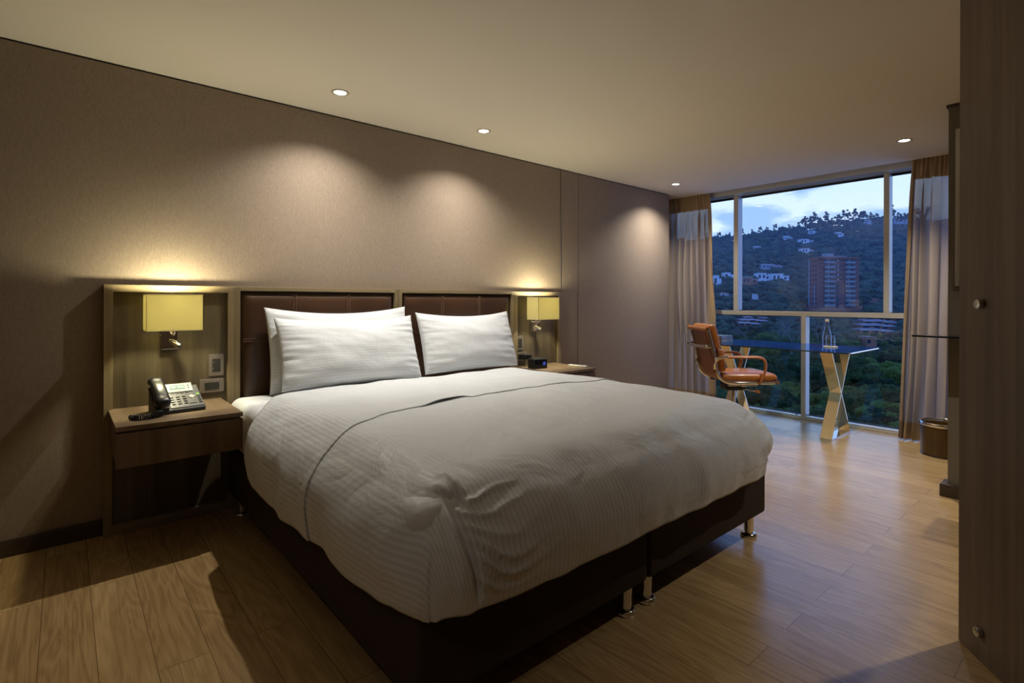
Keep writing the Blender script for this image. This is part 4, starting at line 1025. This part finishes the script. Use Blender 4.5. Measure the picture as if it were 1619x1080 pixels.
# the rest of the forest cover, too many to count, one object
fv, ff = [], []
src = []
for me in far_m:
    v = np.array([tuple(q.co) for q in me.vertices]); f_ = [tuple(pp.vertices) for pp in me.polygons]; src.append((v, f_))
fv_all = []; loops = []; tot = 0
d = 190
while d < 720:
    sp = 8.5 if d < 330 else 10.5
    du = sp*F/d; u = 1020
    while u < 1530:
        dd_ = d*rnd.uniform(.97, 1.03); s = (4.6 if d < 330 else 5.4)*rnd.uniform(.65, 1.25); uu = u+rnd.uniform(-.4, .4)*du
        if not blocked(uu, dd_, s):
            r = (uu-CX)/F; p = FWD*dd_+RGT*(r*dd_); z = terr(p.x, p.y)
            v, f_ = rnd.choice(src); a = rnd.uniform(0, 6.28); ca, sa = math.cos(a), math.sin(a)
            R_ = np.array([[ca, -sa, 0], [sa, ca, 0], [0, 0, 1]])
            fv_all.append((v*s*np.array([1, 1, rnd.uniform(.8, 1.2)])) @ R_.T+np.array([p.x, p.y, z-.3*s])); loops += [tuple(i+tot for i in q) for q in f_]; tot += len(v)
        u += du
    d += sp*.85
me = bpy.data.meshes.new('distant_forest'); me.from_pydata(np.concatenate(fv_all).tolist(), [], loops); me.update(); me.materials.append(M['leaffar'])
me.polygons.foreach_set('use_smooth', [True]*len(me.polygons))
fo = bpy.data.objects.new('distant_forest', me); C.objects.link(fo); tag(fo, 'blue green forest covering the far hillside', 'forest', kind='stuff')

hz_ = MB()
hp = [FWD*d+RGT*(r*d) for d, r in ((95, .0), (95, 1.3), (760, 1.3), (760, .0))]
hz_.add([(p.x, p.y, -60) for p in hp]+[(p.x, p.y, 150) for p in hp], [(0,3,2,1),(4,5,6,7),(0,1,5,4),(1,2,6,5),(2,3,7,6),(3,0,4,7)])
mt, nt, out = newmat('valley_haze'); vs_ = N(nt, 'ShaderNodeVolumeScatter'); vs_.inputs['Color'].default_value = (.60, .74, .92, 1); vs_.inputs['Density'].default_value = .00028
L(nt, vs_.outputs[0], out.inputs['Volume'])
ho = hz_.build('valley_haze', mt); tag(ho, 'thin blue evening haze lying over the valley', 'haze', kind='stuff')

# buildings
M['brick'] = plain('red_brick', (.26, .105, .065), .85, bump=(2.0, .2, .05)); M['concrete'] = plain('balcony_concrete', (.26, .31, .29), .8)
M['darkwin'] = plain('window_dark', (.02, .028, .04), .15); M['whitewall'] = plain('white_render', (.85, .88, .88), .8); M['rooftile'] = plain('clay_roof_tiles', (.24, .17, .15), .85, bump=(3, .4, .1))
M['brick2'] = plain('orange_brick', (.50, .215, .105), .85); M['curt2'] = plain('pale_window_blind', (.45, .5, .52), .7)
def oriented(u, v, d, yaw):
    """origin at ground point; local x to the viewer's right, y away, rotated by yaw"""
    p = place(u, v, d); a = AX-PI/2+yaw; X_ = Vector((math.cos(a), math.sin(a), 0)); Y_ = Vector((-math.sin(a), math.cos(a), 0))
    return Matrix(((X_.x, Y_.x, 0, p.x), (X_.y, Y_.y, 0, p.y), (0, 0, 1, p.z), (0, 0, 0, 1))), p
BD = 300.0; pxm = BD/F
Mx, p0 = oriented(1293.5, 484, BD, math.radians(3))
tw = thing('apartment_tower', 'tall brick apartment tower with stacked balconies in the valley', 'building', tuple(p0))
Wt = 24.3; Ht = 27.2; Dp = 9.0
MB().box(0, Wt, 0, Dp, -10, Ht, Mx).build('wall', M['brick'], tw)
MB().box(-.4, Wt+.6, -1.1, Dp+.3, Ht-.1, Ht+.35, Mx).box(0, Wt, 0, Dp, Ht+.35, Ht+1.1, Mx).build('roof', M['brick'], tw)
MB().box(7, 12, 4, 7.5, Ht, Ht+3.4, Mx).box(5, 19, 3, 8, Ht, Ht+1.8, Mx).build('roof_house', M['concrete'], tw)
nfl = 10; fh = Ht/nfl
for i in range(nfl):
    z = i*fh
    for bx0, bx1 in ((3.2, 9.3), (15.6, 21.2)):
        MB().box(bx0, bx1, -.12, .02, z+1.05, z+2.45, Mx).build('recess', M['darkwin'], tw)
        MB().box(bx0-.1, bx1+.1, -1.3, 0, z, z+.2, Mx).box(bx0-.1, bx1+.1, -1.35, -1.2, z, z+1.05, Mx).build('balcony', M['concrete'], tw)
        MB().box(bx0+2.3, bx0+2.9, -.3, 0, z+.2, z+2.5, Mx).build('mullion', M['concrete'], tw)
    if i >= 5:
        MB().box(9.9, 11.3, -.06, .02, z+1.2, z+2.1, Mx).build('pane', M['darkwin'], tw)
        MB().box(11.4, 12.0, -.06, .02, z+1.1, z+2.2, Mx).build('blind', M['curt2'], tw)
        MB().box(12.7, 14.7, -.06, .02, z+1.2, z+2.1, Mx).build('pane', M['darkwin'], tw)
    else: MB().box(12.9, 14.2, -.06, .02, z+1.3, z+2.0, Mx).build('pane', M['darkwin'], tw)
    MB().box(.4, 3.0, -.05, .02, z+2.45, z+2.65, Mx).build('lintel', M['darkwin'], tw); MB().box(21.6, Wt-.2, -.05, .02, z+2.45, z+2.65, Mx).build('lintel', M['darkwin'], tw)
    for yy in (1.6, 4.0, 6.6): MB().box(-.06, .02, yy, yy+1.0, z+1.1, z+2.0, Mx).build('side_pane', M['darkwin'], tw)
MB().box(10.6, 12.2, -.1, .05, -1, 13.2, Mx).build('dark_shaft', M['darkwin'], tw)
MB().box(-.12, .02, 2.9, 3.7, 0, 13, Mx).box(-.12, .02, 8.0, 9, 0, Ht, Mx).build('side_stair_strip', M['concrete'], tw)
MB().box(-2.2, 8, -2.5, Dp, -9, -.4, Mx).box(Wt-3, Wt+5, 2, 10, -4, -.2, Mx).build('podium', M['brick'], tw)
M_H = []
def villa(u, v, w, h, lab, wall='whitewall', roof='whitewall', nwin=3, yaw=0., dep=7, pitched=False, group='houses on the hillside'):
    d = depth_at(u, v)
    Mx, p = oriented(u, v, d, yaw); k = d/F; w *= k; h *= k*1.2
    t = thing('house', lab, 'house', tuple(p), group)
    MB().box(0, w*.62, 0, dep, -3, h, Mx).box(w*.5, w, 1.5, dep, -3, h*.72, Mx).build('wall', M[wall], t)
    if pitched:
        q = MB(); rs = h*.38
        for a, b, z, y0 in ((-.04*w, w*.66, h, -.6), (w*.48, w*1.04, h*.72, .9)):
            q.add([Mx @ Vector(c) for c in ((a, y0, z), (b, y0, z), (b, dep+.6, z+.02), (a, dep+.6, z+.02), (a+.06*w, dep/2, z+rs), (b-.06*w, dep/2, z+rs))], [(0, 1, 5, 4), (2, 3, 4, 5), (1, 2, 5), (3, 0, 4), (0, 3, 2, 1)])
        q.build('roof', M[roof], t)
        MB().box(-.05*w, w*.67, -.75, -.6, h-.12, h+.12, Mx).box(w*.47, w*1.05, .75, .9, h*.72-.12, h*.72+.12, Mx).build('gutter', M['whitewall'], t)
    else:
        MB().box(-.03*w, w*.65, -.5, dep, h, h+.3, Mx).box(w*.5, w*1.03, 1.1, dep, h*.72, h*.72+.3, Mx).build('roof', M[roof], t)
    for i in range(nwin):
        x = w*(.06+.9*i/nwin); hh = h if x < w*.5 else h*.72; yy = -.06 if x+.12*w < w*.62 else 1.44
        MB().box(x, x+w*.62/max(nwin, 2)*.8, yy, yy+.1, hh*.30, hh*.78, Mx).build('pane', M['darkwin'], t)
villa(1192, 394.5, 17, 4, 'low white house alone on the upper left of the wooded slope', nwin=3)
villa(1240, 379.5, 14, 5, 'small pale house just below the ridge trees', nwin=4)
villa(1266, 384.5, 21, 5, 'wide white house with veranda high on the slope', nwin=4)
villa(1268, 400, 20, 6, 'white house with reddish roof, lower on the slope', roof='rooftile', nwin=4)
villa(1280, 369.5, 14, 3.5, 'small white house near the skyline between tall trees', nwin=2)
villa(1323, 373.5, 12, 5, 'pale house on the upper slope left of the tower', nwin=3)
villa(1363, 353, 22, 4, 'long white building on the crest of the hill', nwin=4)
villa(1414, 350.5, 24, 4, 'pale pinkish house at the right end of the ridge', wall='curt2', nwin=3)
villa(1205, 425, 32, 5, 'large villa with broad reddish roof above the white houses', wall='curt2', roof='rooftile', nwin=5, pitched=True)
villa(1174, 449, 25, 9, 'pinkish brick house with a roof terrace left of the white villas', wall='brick2', nwin=4)
villa(1198, 443, 22, 9, 'white cubic villa with stepped terraces', nwin=3)
villa(1221, 444, 28, 9, 'white villa with low wing, rightmost of the cluster of villas', nwin=4)
villa(1129, 454, 13, 15, 'tall white house wall at the left edge of the view', nwin=1)
villa(1146, 441, 15, 8, 'white house tucked behind dark trees', nwin=2)
villa(1141, 469, 13, 4, 'small house with orange roof among the trees', roof='brick2', pitched=True, nwin=1)
villa(1192, 473, 9, 7, 'tiny white hut with an orange roof in the trees', roof='brick2', nwin=0, dep=3)
villa(1316, 492, 34, 3.5, 'low flat building at the foot of the brick tower', wall='concrete', roof='concrete', nwin=3)
villa(1371, 477, 26, 4, 'long low brick building right of the tower', wall='brick2', roof='concrete', nwin=2)
for k, (u, v, w) in enumerate(((1177, 506.5, 38), (1171, 511, 42), (1168, 516, 34))):
    villa(u, v, w, 4.4, 'low house with pale tiled roof, %s of the left terrace row' % ('uppermost', 'middle', 'lowest')[k], wall='brick2', roof='rooftile', nwin=3, dep=6, pitched=True, group='left terrace of tiled houses')
for k, (u, v, w) in enumerate(((1368, 509, 52), (1366, 515, 52), (1362, 521.5, 54), (1361, 529, 52))):
    villa(u, v, w, 6.2, 'brick house with grey tiled roof, %s row of the right terrace' % ('uppermost', 'second', 'third', 'lowest')[k], wall='brick2', roof='rooftile', nwin=3, dep=6, pitched=True, group='right terrace of brick houses')
villa(1370, 547, 21, 11, 'orange brick house end standing below the right terrace', wall='brick2', roof='rooftile', nwin=1, dep=6)

# pale bare branched trees rising out of the valley foliage
M['palebark'] = plain('pale_dry_bark', (.26, .25, .23), .9)
def bare_tree(u, v, h, seed, lab):
    d = depth_at(u, v); p = place(u, v, d); q = MB(); rr = random.Random(seed)
    def branch(a, dir_, ln, r, depth):
        b = a+dir_*ln*.5+Vector((rr.uniform(-.1, .1), rr.uniform(-.1, .1), 0))*ln*.4; c = b+(dir_+Vector((rr.uniform(-.25, .25), rr.uniform(-.25, .25), .1))).normalized()*ln*.5
        q.tube([a, b, c], [r, r*.8, r*.6], 6)
        if depth > 0:
            for k in range(3 if depth > 1 else 2):
                e = (dir_+Vector((rr.uniform(-.75, .75), rr.uniform(-.75, .75), rr.uniform(-.1, .5)))).normalized()
                branch(c if k else b, e, ln*rr.uniform(.6, .8), r*.6, depth-1)
    branch(p, Vector((rr.uniform(-.15, .15), 0, 1)).normalized(), h*.42, h*.009, 4)
    o = q.build('bare_tree', M['palebark'], smooth=True); tag(o, lab, 'tree', 'pale leafless trees')
bare_tree(1252, 585, 13, 3, 'pale leafless tree with forked branches left of the middle window post')
bare_tree(1292, 590, 13, 8, 'pale leafless tree with thin branches between window post and desk leg')
bare_tree(1236, 560, 11, 21, 'smaller pale leafless tree behind the others, farthest from the post')
